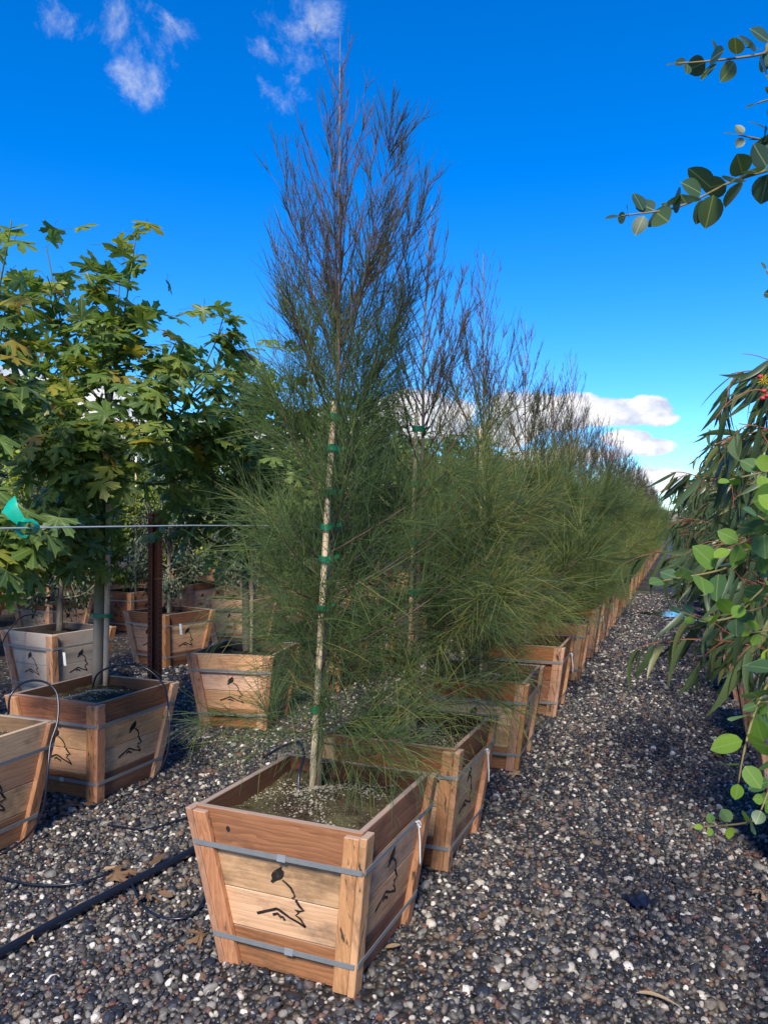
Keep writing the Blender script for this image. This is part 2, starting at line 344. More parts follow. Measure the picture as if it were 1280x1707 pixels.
gx = np.concatenate([np.linspace(-1500, -40, 12), np.linspace(-30, 30, 61), np.linspace(40, 1500, 12)]); gy = np.concatenate([np.linspace(-400, -8, 8), np.linspace(-6, 44, 101), np.linspace(50, 2600, 14)])
XX, YY = np.meshgrid(gx, gy, indexing='ij')
def gz(x, y):
    w_ = np.exp(-((x/25)**2+((y-15)/30)**2))
    return (.012*np.sin(2.1*x+.7*y)+.010*np.sin(3.3*y-1.2*x)+.006*np.sin(5*x+4*y))*w_*.22-.003
V = np.stack([XX, YY, gz(XX, YY)], -1).reshape(-1, 3); nyg = len(gy)
i, j = np.meshgrid(np.arange(len(gx)-1), np.arange(nyg-1), indexing='ij'); a = (i*nyg+j).ravel()
ground = struct('gravel_ground', mk('gravel_ground', V, np.stack([a, a+nyg, a+nyg+1, a+1], -1), [M['ground']]))

def zone(d0, d1, s):
    ys = np.arange(d0, d1, s); pts = []
    for y in ys:
        hw = .53*y+.75; xs = np.arange(-hw, hw, s); pts.append(np.stack([xs, np.full(len(xs), y)], -1))
    p = np.concatenate(pts); p += rng.uniform(-.48, .48, p.shape)*s; return p
def aisle(p): n = p@N_; return (n > -1.15) & (n < .55)
z1 = zone(1.35, 3.9, .0178); z2 = zone(3.9, 6.6, .021); z3 = zone(6.6, 16, .032); z3 = z3[(z3@N_ > -5.6) & (z3[:, 1] < 10) | aisle(z3)]
z0 = zone(1.5, 4.4, .07)
pp = np.concatenate([z1, z2, z3, z0]); sz = np.concatenate([rng.lognormal(-4.74, .32, len(z1)), rng.lognormal(-4.60, .30, len(z2)), rng.lognormal(-4.30, .28, len(z3)), rng.lognormal(-4.15, .22, len(z0))])
bare = np.sin(pp[:, 0]*2.3+np.sin(pp[:, 1]*1.7)*1.5)*np.sin(pp[:, 1]*1.9+pp[:, 0]*.8)+rng.normal(0, .35, len(pp)); keep = bare < 1.05
pp = pp[keep]; sz = np.clip(sz[keep], .004, .026); k = len(pp)
sc = sz[:, None]*np.stack([rng.uniform(.85, 1.3, k), rng.uniform(.7, 1.05, k), rng.uniform(.45, .8, k)], -1)
z = gz(pp[:, 0], pp[:, 1])+sc[:, 2]*rng.uniform(.15, .8, k)
gm = bpy.data.meshes.new('gravel'); gm.vertices.add(k); gm.vertices.foreach_set('co', np.column_stack([pp, z]).astype(np.float32).ravel())
def at_vec(n, v): x = gm.attributes.new(n, 'FLOAT_VECTOR', 'POINT'); x.data.foreach_set('vector', v.astype(np.float32).ravel())
at_vec('psc', sc); at_vec('prot', np.stack([rng.normal(0, .35, k), rng.normal(0, .35, k), rng.uniform(0, 6.28, k)], -1))
x = gm.attributes.new('ptint', 'FLOAT', 'POINT'); x.data.foreach_set('value', rng.uniform(0, 1, k).astype(np.float32))
x = gm.attributes.new('pidx', 'INT', 'POINT'); x.data.foreach_set('value', rng.integers(0, 6, k).astype(np.int32))
ng = bpy.data.node_groups.new('gravel_scatter', 'GeometryNodeTree')
ng.interface.new_socket('Geometry', in_out='INPUT', socket_type='NodeSocketGeometry'); ng.interface.new_socket('Geometry', in_out='OUTPUT', socket_type='NodeSocketGeometry')
g = NT(ng); gi = g.n('NodeGroupInput'); go = g.n('NodeGroupOutput'); jn = g.n('GeometryNodeJoinGeometry')
for q in range(6):
    ic = g.n('GeometryNodeMeshIcoSphere'); ic.inputs['Radius'].default_value = 1; ic.inputs['Subdivisions'].default_value = 2
    pos = g.n('GeometryNodeInputPosition'); ad = g.v('ADD', pos.outputs[0], (q*7.3, q*3.1, q))
    vn = g.n('ShaderNodeTexVoronoi', feature='F1'); g.set(vn.inputs['Vector'], ad.outputs[0]); vn.inputs['Scale'].default_value = .75 if q < 3 else 1.0
    mul = g.m('ADD', g.m('MULTIPLY', vn.outputs['Distance'], -.75), 1.32)
    newp = g.v('SCALE', pos.outputs[0]); g.set(newp.inputs['Scale'], mul)
    sp_ = g.n('GeometryNodeSetPosition'); g.l.new(ic.outputs[0], sp_.inputs[0]); g.l.new(newp.outputs[0], sp_.inputs['Position'])
    sm = g.n('GeometryNodeSetShadeSmooth'); g.l.new(sp_.outputs[0], sm.inputs[0]); sm.inputs['Shade Smooth'].default_value = q < 2
    smt = g.n('GeometryNodeSetMaterial'); g.l.new(sm.outputs[0], smt.inputs[0]); smt.inputs['Material'].default_value = M['pebble']
    ti = g.n('GeometryNodeGeometryToInstance'); g.l.new(smt.outputs[0], ti.inputs[0]); g.l.new(ti.outputs[0], jn.inputs[0])
def na(name, typ): nd = g.n('GeometryNodeInputNamedAttribute', data_type=typ); nd.inputs['Name'].default_value = name; return nd.outputs['Attribute']
iop = g.n('GeometryNodeInstanceOnPoints'); g.l.new(gi.outputs[0], iop.inputs['Points']); g.l.new(jn.outputs[0], iop.inputs['Instance']); iop.inputs['Pick Instance'].default_value = True
g.l.new(na('pidx', 'INT'), iop.inputs['Instance Index']); e2r = g.n('FunctionNodeEulerToRotation'); g.l.new(na('prot', 'FLOAT_VECTOR'), e2r.inputs[0])
g.l.new(e2r.outputs[0], iop.inputs['Rotation']); g.l.new(na('psc', 'FLOAT_VECTOR'), iop.inputs['Scale']); g.l.new(iop.outputs[0], go.inputs[0])
gm.materials.append(M['pebble'])
gravel = tag(ob('gravel', gm), 'mixed dark and pale loose gravel covering the nursery ground', 'gravel', kind='stuff')
md = gravel.modifiers.new('scatter', 'NODES'); md.node_group = ng

# hills on the horizon
def ridge(y, h0, seed, x0=-1800, x1=2600):
    r_ = np.random.default_rng(seed); xs = np.linspace(x0, x1, 140); h = np.zeros(140)
    for f, am in ((.0025, 1), (.006, .5), (.016, .22), (.05, .08)): h += am*np.sin(xs*f*1.0+r_.uniform(0, 6))
    h = h0*(1+.35*h); rows = []
    for q, (dy, fh) in enumerate(((-260, -.05), (-120, .45), (-50, .8), (0, 1.0), (80, .7), (300, -.05))):
        rows.append(np.stack([xs, np.full(140, y+dy)+r_.normal(0, 6, 140), h*fh+r_.normal(0, h0*.03, 140)], -1))
    V = np.concatenate(rows); i, j = np.meshgrid(np.arange(5), np.arange(139), indexing='ij'); a = (i*140+j).ravel()
    return mk('hill', V, np.stack([a, a+1, a+141, a+140], -1), [M['hill']])
struct('hills', ridge(1900, 26, 3))

# puddles in the aisle
for q, (px, py, rx, ry) in enumerate(((1112, 1025, .34, .42), (1118, 972, .3, .6))):
    c = G(px, py); th = np.linspace(0, 2*np.pi, 28, endpoint=False); r_ = 1+.22*np.sin(3*th+q)+.14*np.sin(5*th+1)
    V = np.column_stack([c.x+rx*r_*np.cos(th), c.y+ry*r_*np.sin(th), np.full(28, .017)]); 
    o = struct('puddle', mk('puddle', V, np.arange(28)[None], [M['water']]))

# ------------------------------------------------------------------ wooden tree boxes
BH, WT, WB, TH = .545, .31, .228, .022
def hw(z): return WB+(WT-WB)*z/BH
ZL = [0.0, .137, .274, .411, BH]
def plank(q, typ, mt):
    z0, z1 = ZL[q]+(.0015 if q else 0), ZL[q+1]-.0015
    def loop(z): h = hw(z); e = h if typ == 'A' else h-TH; return [(-e, -h, z), (e, -h, z), (e, -h+TH, z), (-e, -h+TH, z)]
    return prism(loop(z0)+loop(z1), .0022, [mt], 'plank')
def cboard(side, typ, mt):
    z0, z1 = -.002 if typ == 'A' else -.006, BH-.012 if typ == 'A' else BH-.006
    tk, wd = (.024, .052) if typ == 'A' else (.026, .060)
    def loop(z):
        h = hw(z); e = h-.001 if typ == 'A' else h+.025; a, b_ = (e-wd, e)
        if side < 0: a, b_ = -b_, -a
        return [(a, -h-tk, z), (b_, -h-tk, z), (b_, -h-.0004, z), (a, -h-.0004, z)]
    return prism(loop(z0)+loop(z1), .003, [mt], 'corner_board')
def strap_mesh(z):
    zz = []; V = []
    for dz, o_ in ((-.009, 0), (.009, 0), (.009, .0022), (-.009, .0022)):
        e = hw(z+dz)+.0265+o_; ch = .012
        V += [(e, -e+ch, z+dz), (e, e-ch, z+dz), (e-ch, e, z+dz), (-e+ch, e, z+dz), (-e, e-ch, z+dz), (-e, -e+ch, z+dz), (-e+ch, -e, z+dz), (e-ch, -e, z+dz)]
    F = []
    for l in range(4):
        for q in range(8): F.append((l*8+q, l*8+(q+1) % 8, ((l+1) % 4)*8+(q+1) % 8, ((l+1) % 4)*8+q))
    return mk('strap', np.array(V), np.array(F), [M['strap']], False)
def emblem_mesh():
    def fc(x, y): v = y-.237*(x-412); return np.array([(x-412)*.00098, .274+(743-v)*.00088])
    parts = []; hgt = .0016
    def poly(pts):
        n = len(pts); pts = np.array(pts); V = []
        for lift in (-.0005, hgt):
            for s_, z_ in pts: V.append((s_, -hw(z_)-lift, z_))
        V = np.array(V); i = np.arange(n); side = np.stack([i, (i+1) % n, n+(i+1) % n, n+i], -1)
        c = V[n:].mean(0); V = np.vstack([V, c]); top = np.stack([n+i, n+(i+1) % n, np.full(n, 2*n)], -1)
        parts.append((V, [side, top]))
    poly([fc(*p) for p in ((380, 655), (390, 640), (412, 628), (425, 622), (423, 635), (431, 645), (428, 662), (420, 672), (400, 678), (385, 687), (375, 680), (383, 670))])
    rr = random.Random(4)
    def stroke(pts, wd):
        q = [fc(*p) for p in pts]; L, Rr = [], []
        for k_ in range(len(q)):
            d = q[min(k_+1, len(q)-1)]-q[max(k_-1, 0)]; d /= np.linalg.norm(d); nn_ = np.array([-d[1], d[0]])*wd*.0005*(rr.uniform(.75, 1.25))
            L.append(q[k_]+nn_); Rr.append(q[k_]-nn_)
        for k_ in range(len(q)-1): poly([L[k_], L[k_+1], Rr[k_+1], Rr[k_]])
    stroke([(422, 677), (437, 690), (452, 707), (462, 730), (465, 742), (455, 749)], 8)
    stroke([(467, 755), (480, 780), (494, 797), (478, 800), (463, 795), (475, 806), (463, 815), (480, 830), (497, 862)], 8)
    stroke([(312, 806), (345, 799), (390, 789), (402, 795), (440, 825), (470, 843), (497, 862)], 8)
    stroke([(374, 812), (392, 808), (405, 822), (413, 822), (420, 836)], 8)
    V, F = join(parts); return mk('emblem', V, F, [M['paint']], False)
def soil_mesh(seed):
    r_ = np.random.default_rng(seed); n = 18; e = hw(BH-.06)-TH+.003; xs = np.linspace(-e, e, n); X_, Y_ = np.meshgrid(xs, xs, indexing='ij')
    zz = BH-.062+.013*np.sin(X_*11+seed)*np.cos(Y_*9)+r_.normal(0, .004, X_.shape)+.03*np.exp(-(X_**2+Y_**2)/.015)
    i, j = np.meshgrid(np.arange(n-1), np.arange(n-1), indexing='ij'); a = (i*n+j).ravel()
    return mk('soil', np.stack([X_, Y_, zz], -1).reshape(-1, 3), np.stack([a, a+n, a+n+1, a+1], -1), [M['soil']])
def flecks_mesh(seed, cnt=1800):
    r_ = np.random.default_rng(seed); e = hw(BH-.06)-TH-.004; p = r_.uniform(-e, e, (cnt*2, 2))
    d = np.sin(p[:, 0]*13+seed)+np.sin(p[:, 1]*11+1)+r_.normal(0, .8, len(p)); p = p[d > 0][:cnt]; n = len(p)
    s_ = r_.lognormal(-5.85, .45, n); T = np.array([(1, 0, 0), (-.6, .8, 0), (-.6, -.8, 0), (0, 0, .8)]); A = r_.uniform(0, 6.28, n)
    Rm = np.stack([np.stack([np.cos(A), -np.sin(A), 0*A], -1), np.stack([np.sin(A), np.cos(A), 0*A], -1), np.stack([0*A, 0*A, 1+0*A], -1)], 1)
    V = np.einsum('nij,kj->nki', Rm, T)*s_[:, None, None]; z = BH-.06+.013*np.sin(p[:, 0]*11+2)*np.cos(p[:, 1]*9)+.03*np.exp(-(p**2).sum(1)/.015)
    V += np.column_stack([p, z])[:, None]
    F = (np.array([(0, 1, 3), (1, 2, 3), (2, 0, 3)])[None]+(np.arange(n)*4)[:, None, None]).reshape(-1, 3)
    return mk('mulch_flecks', V.reshape(-1, 3), F, [M['perlite']], False)
def bset(top, mid, bot, post):
    ms = [bot, mid, mid, top]
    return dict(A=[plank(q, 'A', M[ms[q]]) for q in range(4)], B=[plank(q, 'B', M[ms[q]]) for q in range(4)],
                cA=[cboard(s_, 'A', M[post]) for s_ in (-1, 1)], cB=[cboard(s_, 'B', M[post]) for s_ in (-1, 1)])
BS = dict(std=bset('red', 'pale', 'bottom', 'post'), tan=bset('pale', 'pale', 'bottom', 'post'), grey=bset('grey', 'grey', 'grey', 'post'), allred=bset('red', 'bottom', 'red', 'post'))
STR = [strap_mesh(.105), strap_mesh(.425)]; EMB = emblem_mesh(); SOIL = [soil_mesh(s_) for s_ in (1, 2, 3)]; FLK = [flecks_mesh(s_) for s_ in (1, 2)]
def strap_tail_mesh():
    V1 = tube1([(0, 0, 0), (.004, -.012, .004), (.012, -.016, -.01), (.006, -.012, -.02), (-.003, -.008, -.005), (0, -.010, .01)], .0028, 6, 16)
    V2 = tube1([(.002, -.010, -.004), (.004, -.014, -.05), (-.002, -.018, -.10), (.003, -.016, -.15)], .0026, 6, 12)
    V, F = join([V1, V2]); return mk('strap_tail', V, F, [M['white']])
TAIL = strap_tail_mesh()
CLIP = prism([(-.016, -.002, -.011), (.016, -.002, -.011), (.016, .0015, -.011), (-.016, .0015, -.011), (-.016, -.002, .011), (.016, -.002, .011), (.016, .0015, .011), (-.016, .0015, .011)], .001, [M['strap']], 'strap_clip')
def far_box_mesh(st):
    parts = []; mi = []
    src = []
    for side in range(4):
        typ = 'A' if side % 2 == 0 else 'B'
        for me in BS[st][typ]+BS[st]['c'+typ]: src.append((me, side))
    mats = []; V = []; Fs = []; off = 0
    for me, side in src:
        rot = Matrix.Rotation(side*math.pi/2, 3, 'Z'); mname = me.materials[0]
        if mname not in mats: mats.append(mname)
        v = np.array([tuple(rot @ q.co) for q in me.vertices]); V.append(v)
        for f in me.polygons: Fs.append((tuple(off+x_ for x_ in f.vertices), mats.index(mname)))
        off += len(v)
    me = bpy.data.meshes.new('far_box'); me.from_pydata(np.vstack(V).tolist(), [], [f[0] for f in Fs]); me.polygons.foreach_set('material_index', [f[1] for f in Fs])
    for q in mats: me.materials.append(q)
    me.update(); return me
FARM = {k_: far_box_mesh(k_) for k_ in BS}
def tree_box(x, y, rz, label, st='std', group=None, detail=2, scale=1.0, seed=0, tail=False):
    """detail 2: every board; 1: every board, no flecks; 0: boards joined (a few pixels)"""
    b_ = thing('tree_box', label, 'planter box', (x, y, 0.004), -rz, group, scale)
    if detail == 0:
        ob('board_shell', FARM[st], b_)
    else:
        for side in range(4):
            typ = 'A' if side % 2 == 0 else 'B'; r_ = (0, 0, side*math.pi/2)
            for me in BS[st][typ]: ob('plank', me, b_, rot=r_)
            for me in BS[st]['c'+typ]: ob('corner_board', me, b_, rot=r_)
            if st != 'allred' or True: ob('emblem', EMB, b_, rot=r_)
    for me in STR: ob('strap', me, b_)
    s_ = ob('soil', SOIL[seed % 3], b_, rot=(0, 0, (seed % 4)*math.pi/2))
    if detail == 2: f = ob('mulch_flecks', FLK[seed % 2], s_); f['kind'] = 'stuff'
    if detail == 2:
        for zc in (.105, .425):
            e = hw(zc)+.0292; ob('strap_clip', CLIP, b_, loc=(.03, -e, zc), rot=(-.149, 0, 0))
    if tail: ob('strap_tail', TAIL, b_, loc=(hw(.425)+.028, .12, .425), rot=(0, 0, math.pi/2))
    return b_

# ------------------------------------------------------------------ trees: she-oaks
def seg(start, d0, L, K, up=0.0, wob=0.0, r_=None):
    """vectorised growing polylines. start (N,3) d0 (N,3) L (N,) -> (N,K,3)"""
    N = len(start); out = np.zeros((N, K, 3)); out[:, 0] = start; d = nrm(d0); up = np.broadcast_to(np.asarray(up, float), (N,))
    for q in range(1, K):
        out[:, q] = out[:, q-1]+d*(L/(K-1))[:, None]; d = d.copy(); d[:, 2] += up/(K-1)
        if wob: d += r_.normal(0, wob, d.shape)
        d = nrm(d)
    return out
def samp(poly, idx, t):
    K = poly.shape[1]; f = t*(K-1); i0 = np.minimum(f.astype(int), K-2); fr = (f-i0)[:, None]
    a, b_ = poly[idx, i0], poly[idx, i0+1]; return a*(1-fr)+b_*fr, nrm(b_-a)
def rperp(d, r_): return nrm(np.cross(d, r_.normal(size=d.shape)))
def she_oak(seed, H, trunk, nprim=80, dens=1.0, nr=.0009, spread=1.0, low=.22, front=0.0):
    r_ = np.random.default_rng(seed); tp = catmull(trunk, 24); tz = tp[:, 2]
    tr = np.interp(np.linspace(0, 1, 24), (0, .04, .3, .6, 1), (.026, .021, .014, .008, .0016))
    tV = tube1(tp, tr, 8)
    nl = int(nprim*.68); z0 = np.sort(np.concatenate([np.linspace(low, .60*H, nl)+r_.normal(0, .03, nl), np.linspace(.58*H, .94*H, nprim-nl)+r_.normal(0, .02, nprim-nl)])); n1 = len(z0); t = z0/H
    st = np.stack([np.interp(z0, tz, tp[:, q]) for q in range(3)], -1); az = np.arange(n1)*2.4+r_.normal(0, .5, n1)
    elev = np.interp(t, (.05, .3, .45, .6, 1), (6, 22, 40, 60, 69))+r_.normal(0, 5, n1)
    if front: elev = np.interp(t, (.05, .27, .35, .6, 1), (6, 22, 50, 60, 68))+r_.normal(0, 5, n1)
    L = (1+front*np.interp(t, (.40, .47, .66, .78), (.12, .30, .10, -.1)))*np.interp(t, (.05, .2, .4, .55, .75, .93, 1), (.58, .86, .80, .68, .46, .22, .10))*r_.uniform(.62, 1.12, n1)*spread*(1-.5*np.clip(-np.sin(az), 0, 1)**2*(t < .45)*front)*(1-.5*np.clip(-np.cos(az), 0, 1)*front*(t < .52))
    d0 = np.stack([np.cos(az)*np.cos(rad(elev)), np.sin(az)*np.cos(rad(elev)), np.sin(rad(elev))], -1)
    P1 = seg(st, d0, L, 9, np.interp(t, (0, .3, .6, 1), (.15, .6, .8, .55)), .03, r_)
    R1 = np.interp(t, (0, .5, 1), (.0046, .0042, .0024))[:, None]*np.linspace(1, .28, 9)[None]
    # second order
    dn = (1+front*np.interp(t, (.44, .5, .6, .7), (0, .4, .3, -.15)))*np.interp(t, (0, .3, .5, .62, .8, 1), (24, 28, 24, 16, 13, 10))*dens
    i2 = np.repeat(np.arange(n1), np.maximum(2, (L/.7*dn).astype(int))); t2 = r_.uniform(.12, 1, len(i2)); p2, d2 = samp(P1, i2, t2)
    tcut = .35 if front else .5; kp = (t[i2] > tcut) | (r_.random(len(i2)) < np.interp(p2[:, 2]/H, (.44, .54, .68), (1, .6, .35))); i2, t2, p2, d2 = i2[kp], t2[kp], p2[kp], d2[kp]
    ang = rad(r_.normal(np.interp(t[i2], (0, .5, .6, 1), (48, 32, 20, 15)), 8)); dd = nrm(d2*np.cos(ang)[:, None]+rperp(d2, r_)*np.sin(ang)[:, None]+np.array([0, 0, .18])*(t[i2] > .45)[:, None])
    L2 = r_.uniform(.10, .30, len(i2))*np.interp(t[i2], (0, .45, .6, .8, 1), (1.1, 1.05, .8, .5, .3))*(1.15-.55*t2)
    P2 = seg(p2, dd, L2, 5, np.interp(t[i2], (0, .4, .7), (-.15, .25, .45)), .05, r_); R2 = np.linspace(.0015, .0009, 5)[None]*np.ones((len(i2), 1))*max(1, nr/.0010)
    # needles
    cn = (1+front*np.interp(t[i2], (.34, .42, .56, .68), (0, .7, .6, 0)))*np.interp(t[i2], (0, .3, .5, .66, .8, 1), (14, 15, 9, 2.6, 1.4, 1.0))*dens**.3*(1-.36*front); i3 = np.repeat(np.arange(len(i2)), np.maximum(1, (cn*r_.uniform(.6, 1.4, len(i2))).astype(int)))
    t3 = r_.uniform(.05, 1, len(i3)); p3, d3 = samp(P2, i3, t3)
    kp = (t[i2][i3] > tcut) | (r_.random(len(i3)) < np.interp(p3[:, 2]/H, (.46, .56, .68), (1, .45, .22))); i3, t3, p3, d3 = i3[kp], t3[kp], p3[kp], d3[kp]; tt = np.maximum(t[i2][i3], p3[:, 2]/H-.06)
    ang = rad(r_.normal(np.interp(tt, (0, .5, 1), (40, 26, 17)), 9)); d3 = nrm(d3*np.cos(ang)[:, None]+rperp(d3, r_)*np.sin(ang)[:, None]+np.array([0, 0, .16])*(tt > .5)[:, None])
    L3 = r_.uniform(.07, .21, len(i3))*np.interp(tt, (0, .45, .6, .8, 1), (1.25, 1.1, .62, .4, .3))
    P3 = seg(p3, d3, L3, 4, np.interp(tt, (0, .3, .6), (-.55, -.25, .28))*r_.uniform(.3, 1.3, len(i3)), .04, r_)
    tb = np.clip(.30+.30*r_.random(n1)[i2][i3]+r_.normal(0, .13, len(i3)), 0.01, .99)
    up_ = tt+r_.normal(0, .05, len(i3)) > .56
    bV, bQ = tubes(P1, R1, 5)
    s2 = t[i2] > .46; V, Fm = join([(bV, [bQ]), tubes(P2[s2], R2[s2], 3)]); gV, gQ = tubes(P2[~s2], R2[~s2]*.9, 3); brm = mk('branches', V, Fm, [M['twig']])
    def nm(sel, mt, name):
        V, Q = tubes(P3[sel], np.array([nr, nr, nr*.9, nr*.45])[None]*np.ones((sel.sum(), 1)), 3); tn = np.repeat(tb[sel], 12)
        if mt is M['needle']: (V, Q), tn = join([(V, [Q]), (gV, [gQ])]), np.concatenate([tn, np.full(len(gV), .55)])
        return mk(name, V, Q, [mt], True, tn)
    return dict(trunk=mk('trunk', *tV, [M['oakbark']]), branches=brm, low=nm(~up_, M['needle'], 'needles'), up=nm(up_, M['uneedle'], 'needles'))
def place_she_oak(me, x, y, label, z=.47, rz=0.0, sc=1.0, group=None):
    t_ = thing('she_oak_tree', label, 'tree', (x, y, z), rz, group, sc)
    ob('trunk', me['trunk'], t_); ob('branches', me['branches'], t_)
    for q in ('low', 'up'): o = ob('crown', me[q], t_); o['kind'] = 'stuff'
    return t_
def stake(p0, p1, label, ties=(), r=.0115, off=(.02, .012), group=None, tmat='tie', rt=.014):
    """a pole from p0 to p1 with tape ties at heights; ties loop round pole and trunk"""
    p0 = Vector(p0); p1 = Vector(p1); s_ = thing('tree_stake', label, 'stake', p0, 0, group); d = p1-p0
    V, F = tube1([(0, 0, -.12), d*.35+Vector((.003, 0, 0)), d*.7, d], [r, r*.98, r*.95, r*.9], 8, 8); ob('pole', mk('pole', V, F, [M['stake']]), s_)
    for z in ties:
        f = (z-p0.z)/max(d.z, .01); c = d*f; th = np.linspace(0, 2*np.pi, 14, endpoint=False)
        ex = np.array([off[0], off[1], 0]); mid = np.array(c)+ex*.5; ax = nrm(ex); bx = np.array([-ax[1], ax[0], 0]); ra = np.linalg.norm(ex)*.5+max(r, rt)+.006; rb = max(r, rt)+.007
        lo, hi = -.012, .012; ring = [mid+ax*ra*np.cos(a_)+bx*rb*np.sin(a_)+np.array([0, 0, .003*np.sin(3*a_+z*9)]) for a_ in th]
        V = np.array([q+np.array([0, 0, lo]) for q in ring]+[q+np.array([0, 0, hi]) for q in ring]); n = 14; i = np.arange(n); F1 = np.stack([i, (i+1) % n, n+(i+1) % n, n+i], -1)
        # loose tail of tape
        e = mid+ax*ra; tl = [e, e+np.array([.018, -.008, .004]), e+np.array([.03, -.012, .010])]; tv = []
        for q in tl: tv += [q+np.array([0, 0, -.006]), q+np.array([0, 0, .007])]
        tf = np.array([(0, 2, 3, 1), (2, 4, 5, 3)]); V2, F2 = join([(V, [F1]), (np.array(tv), [tf])]); ob('tie', mk('tie', V2, F2, [M[tmat]], True), s_)
    return s_

ORD = ['first', 'second', 'third', 'fourth', 'fifth', 'sixth', 'seventh', 'eighth', 'ninth', 'tenth', 'eleventh', 'twelfth']
A = [(-.229, 2.746), (.133, 3.604), (.646, 4.897), (1.17, 6.20)]
for q in range(4, 30):
    st_ = 1.34+.05*math.sin(q*2.1); A.append((A[-1][0]+.362*st_, A[-1][1]+.932*st_))
base1 = G(527, 1312, .50)
def trunk_path(pts): return [tuple(p) for p in pts]
d1 = base1.y
top_pix = [(527, 1312), (531, 1200), (538, 1050), (546, 930), (553, 800), (562, 680), (566, 500), (566, 300), (567, 52)]
tp1 = [P(px, py, d1+.02*i_)-base1 for i_, (px, py) in enumerate(top_pix)]
OAK1 = she_oak(11, tp1[-1].z, tp1, 82, 1.12, .00095, 1.0, .10, 1.0)
def gen_trunk(H, lean, seed):
    r_ = random.Random(seed); return [(lean[0]*f+r_.uniform(-.012, .012)*(0 < f), lean[1]*f+r_.uniform(-.012, .012)*(0 < f), H*f) for f in (0, .15, .35, .55, .75, 1)]
OAKV = [she_oak(21, 2.62, gen_trunk(2.62, (.09, .02), 1), 68, .95, .00115, 1.02, .16), she_oak(22, 2.85, gen_trunk(2.85, (.0, .03), 2), 68, .95, .00115, 1.0, .3),
        she_oak(23, 2.72, gen_trunk(2.72, (-.02, .0), 3), 60, .95, .0013, 1.05, .25)]
OAKF = [she_oak(31, 2.7, gen_trunk(2.7, (.03, .0), 4), 48, .8, .0020, 1.08, .25), she_oak(32, 2.8, gen_trunk(2.8, (-.03, .02), 5), 48, .8, .0020, 1.08, .25)]
for q, (x, y) in enumerate(A):
    near = q < 10
    bl = ['freshly stencilled wooden tree box at the head of the she-oak row, beside the blue hose', 'wooden tree box directly behind the head box of the she-oak row'][q] if q < 2 else \
         (f'reddish wooden tree box, {ORD[q]} in the she-oak row along the gravel aisle' if near else 'small far wooden tree box towards the end of the she-oak row')
    hb = tree_box(x, y, HEAD+R([2, 1.5, -1, 0][q] if q < 4 else random.Random(q).uniform(-3, 3)), bl, 'std' if q % 5 != 3 else ('allred' if q > 1 else 'std'),
             None if near else 'far boxes of the she-oak row', 2 if q < 3 else (1 if q < 13 else 0), 1, q, tail=q in (0, 1, 3, 5, 6))
    if q == 0:
        th_ = np.linspace(0, 2*np.pi, 14, endpoint=False); zk = .477+.0105*np.sin(th_); Vk = np.column_stack([-.185+.008*np.cos(th_), -(WB+(WT-WB)*zk/BH)-.0008, zk]); ob('knot_hole', mk('knot_hole', Vk, np.arange(14)[None], [M['hole']]), hb)
    tl = (['tall wispy she-oak with bare purple leader, in the head box of the aisle row', 'she-oak in the box right behind the head box of the aisle row'][q] if q < 2 else
          f'wispy green she-oak, {ORD[q]} tree in the she-oak row along the gravel aisle') if near else 'wispy she-oak far down the aisle row'
    if q == 0: place_she_oak(OAK1, base1.x, base1.y, tl, base1.z-.015)
    elif q < 8:
        me = OAKV[(q-1) % 3]; place_she_oak(me, x, y, tl, .475, 0 if q == 1 else (.3 if q == 2 else q*1.9), [1, .97, .97, .98, .98, 1.03, .93, 1.0][q])
    else: place_she_oak(OAKF[q % 2], x, y, tl, .475, q*2.3, .94+.1*((q*37) % 10)/10, None if near else 'far she-oaks of the aisle row')
s0 = P(518, 1303, base1.y-.038); s1 = P(557, 668, base1.y+.03)
zt = [P(500, py, s0.y).z for py in (692, 745, 820, 878, 932, 1015, 1180)]
stake(s0, s1, 'pale wooden stake with seven green ties beside the tall head she-oak', zt, .0125, (.014, .036), rt=.019)
for q in range(1, 14):
    x, y = A[q]; hgt = 1.45+.2*((q*31) % 7)/7
    lb = f'pale wooden stake tied to the {ORD[q]} she-oak of the aisle row' if q < 10 else 'pale stake in a far box of the she-oak row'
    stake((x-.03, y-.025, .48), (x-.03+(.05 if q == 1 else .0), y-.025, .48+hgt), lb, [.48+hgt*f for f in ((.25, .45, .6, .78, .95) if q < 7 else ())], .010, (.022, .016), None if q < 10 else 'stakes of the far she-oaks')

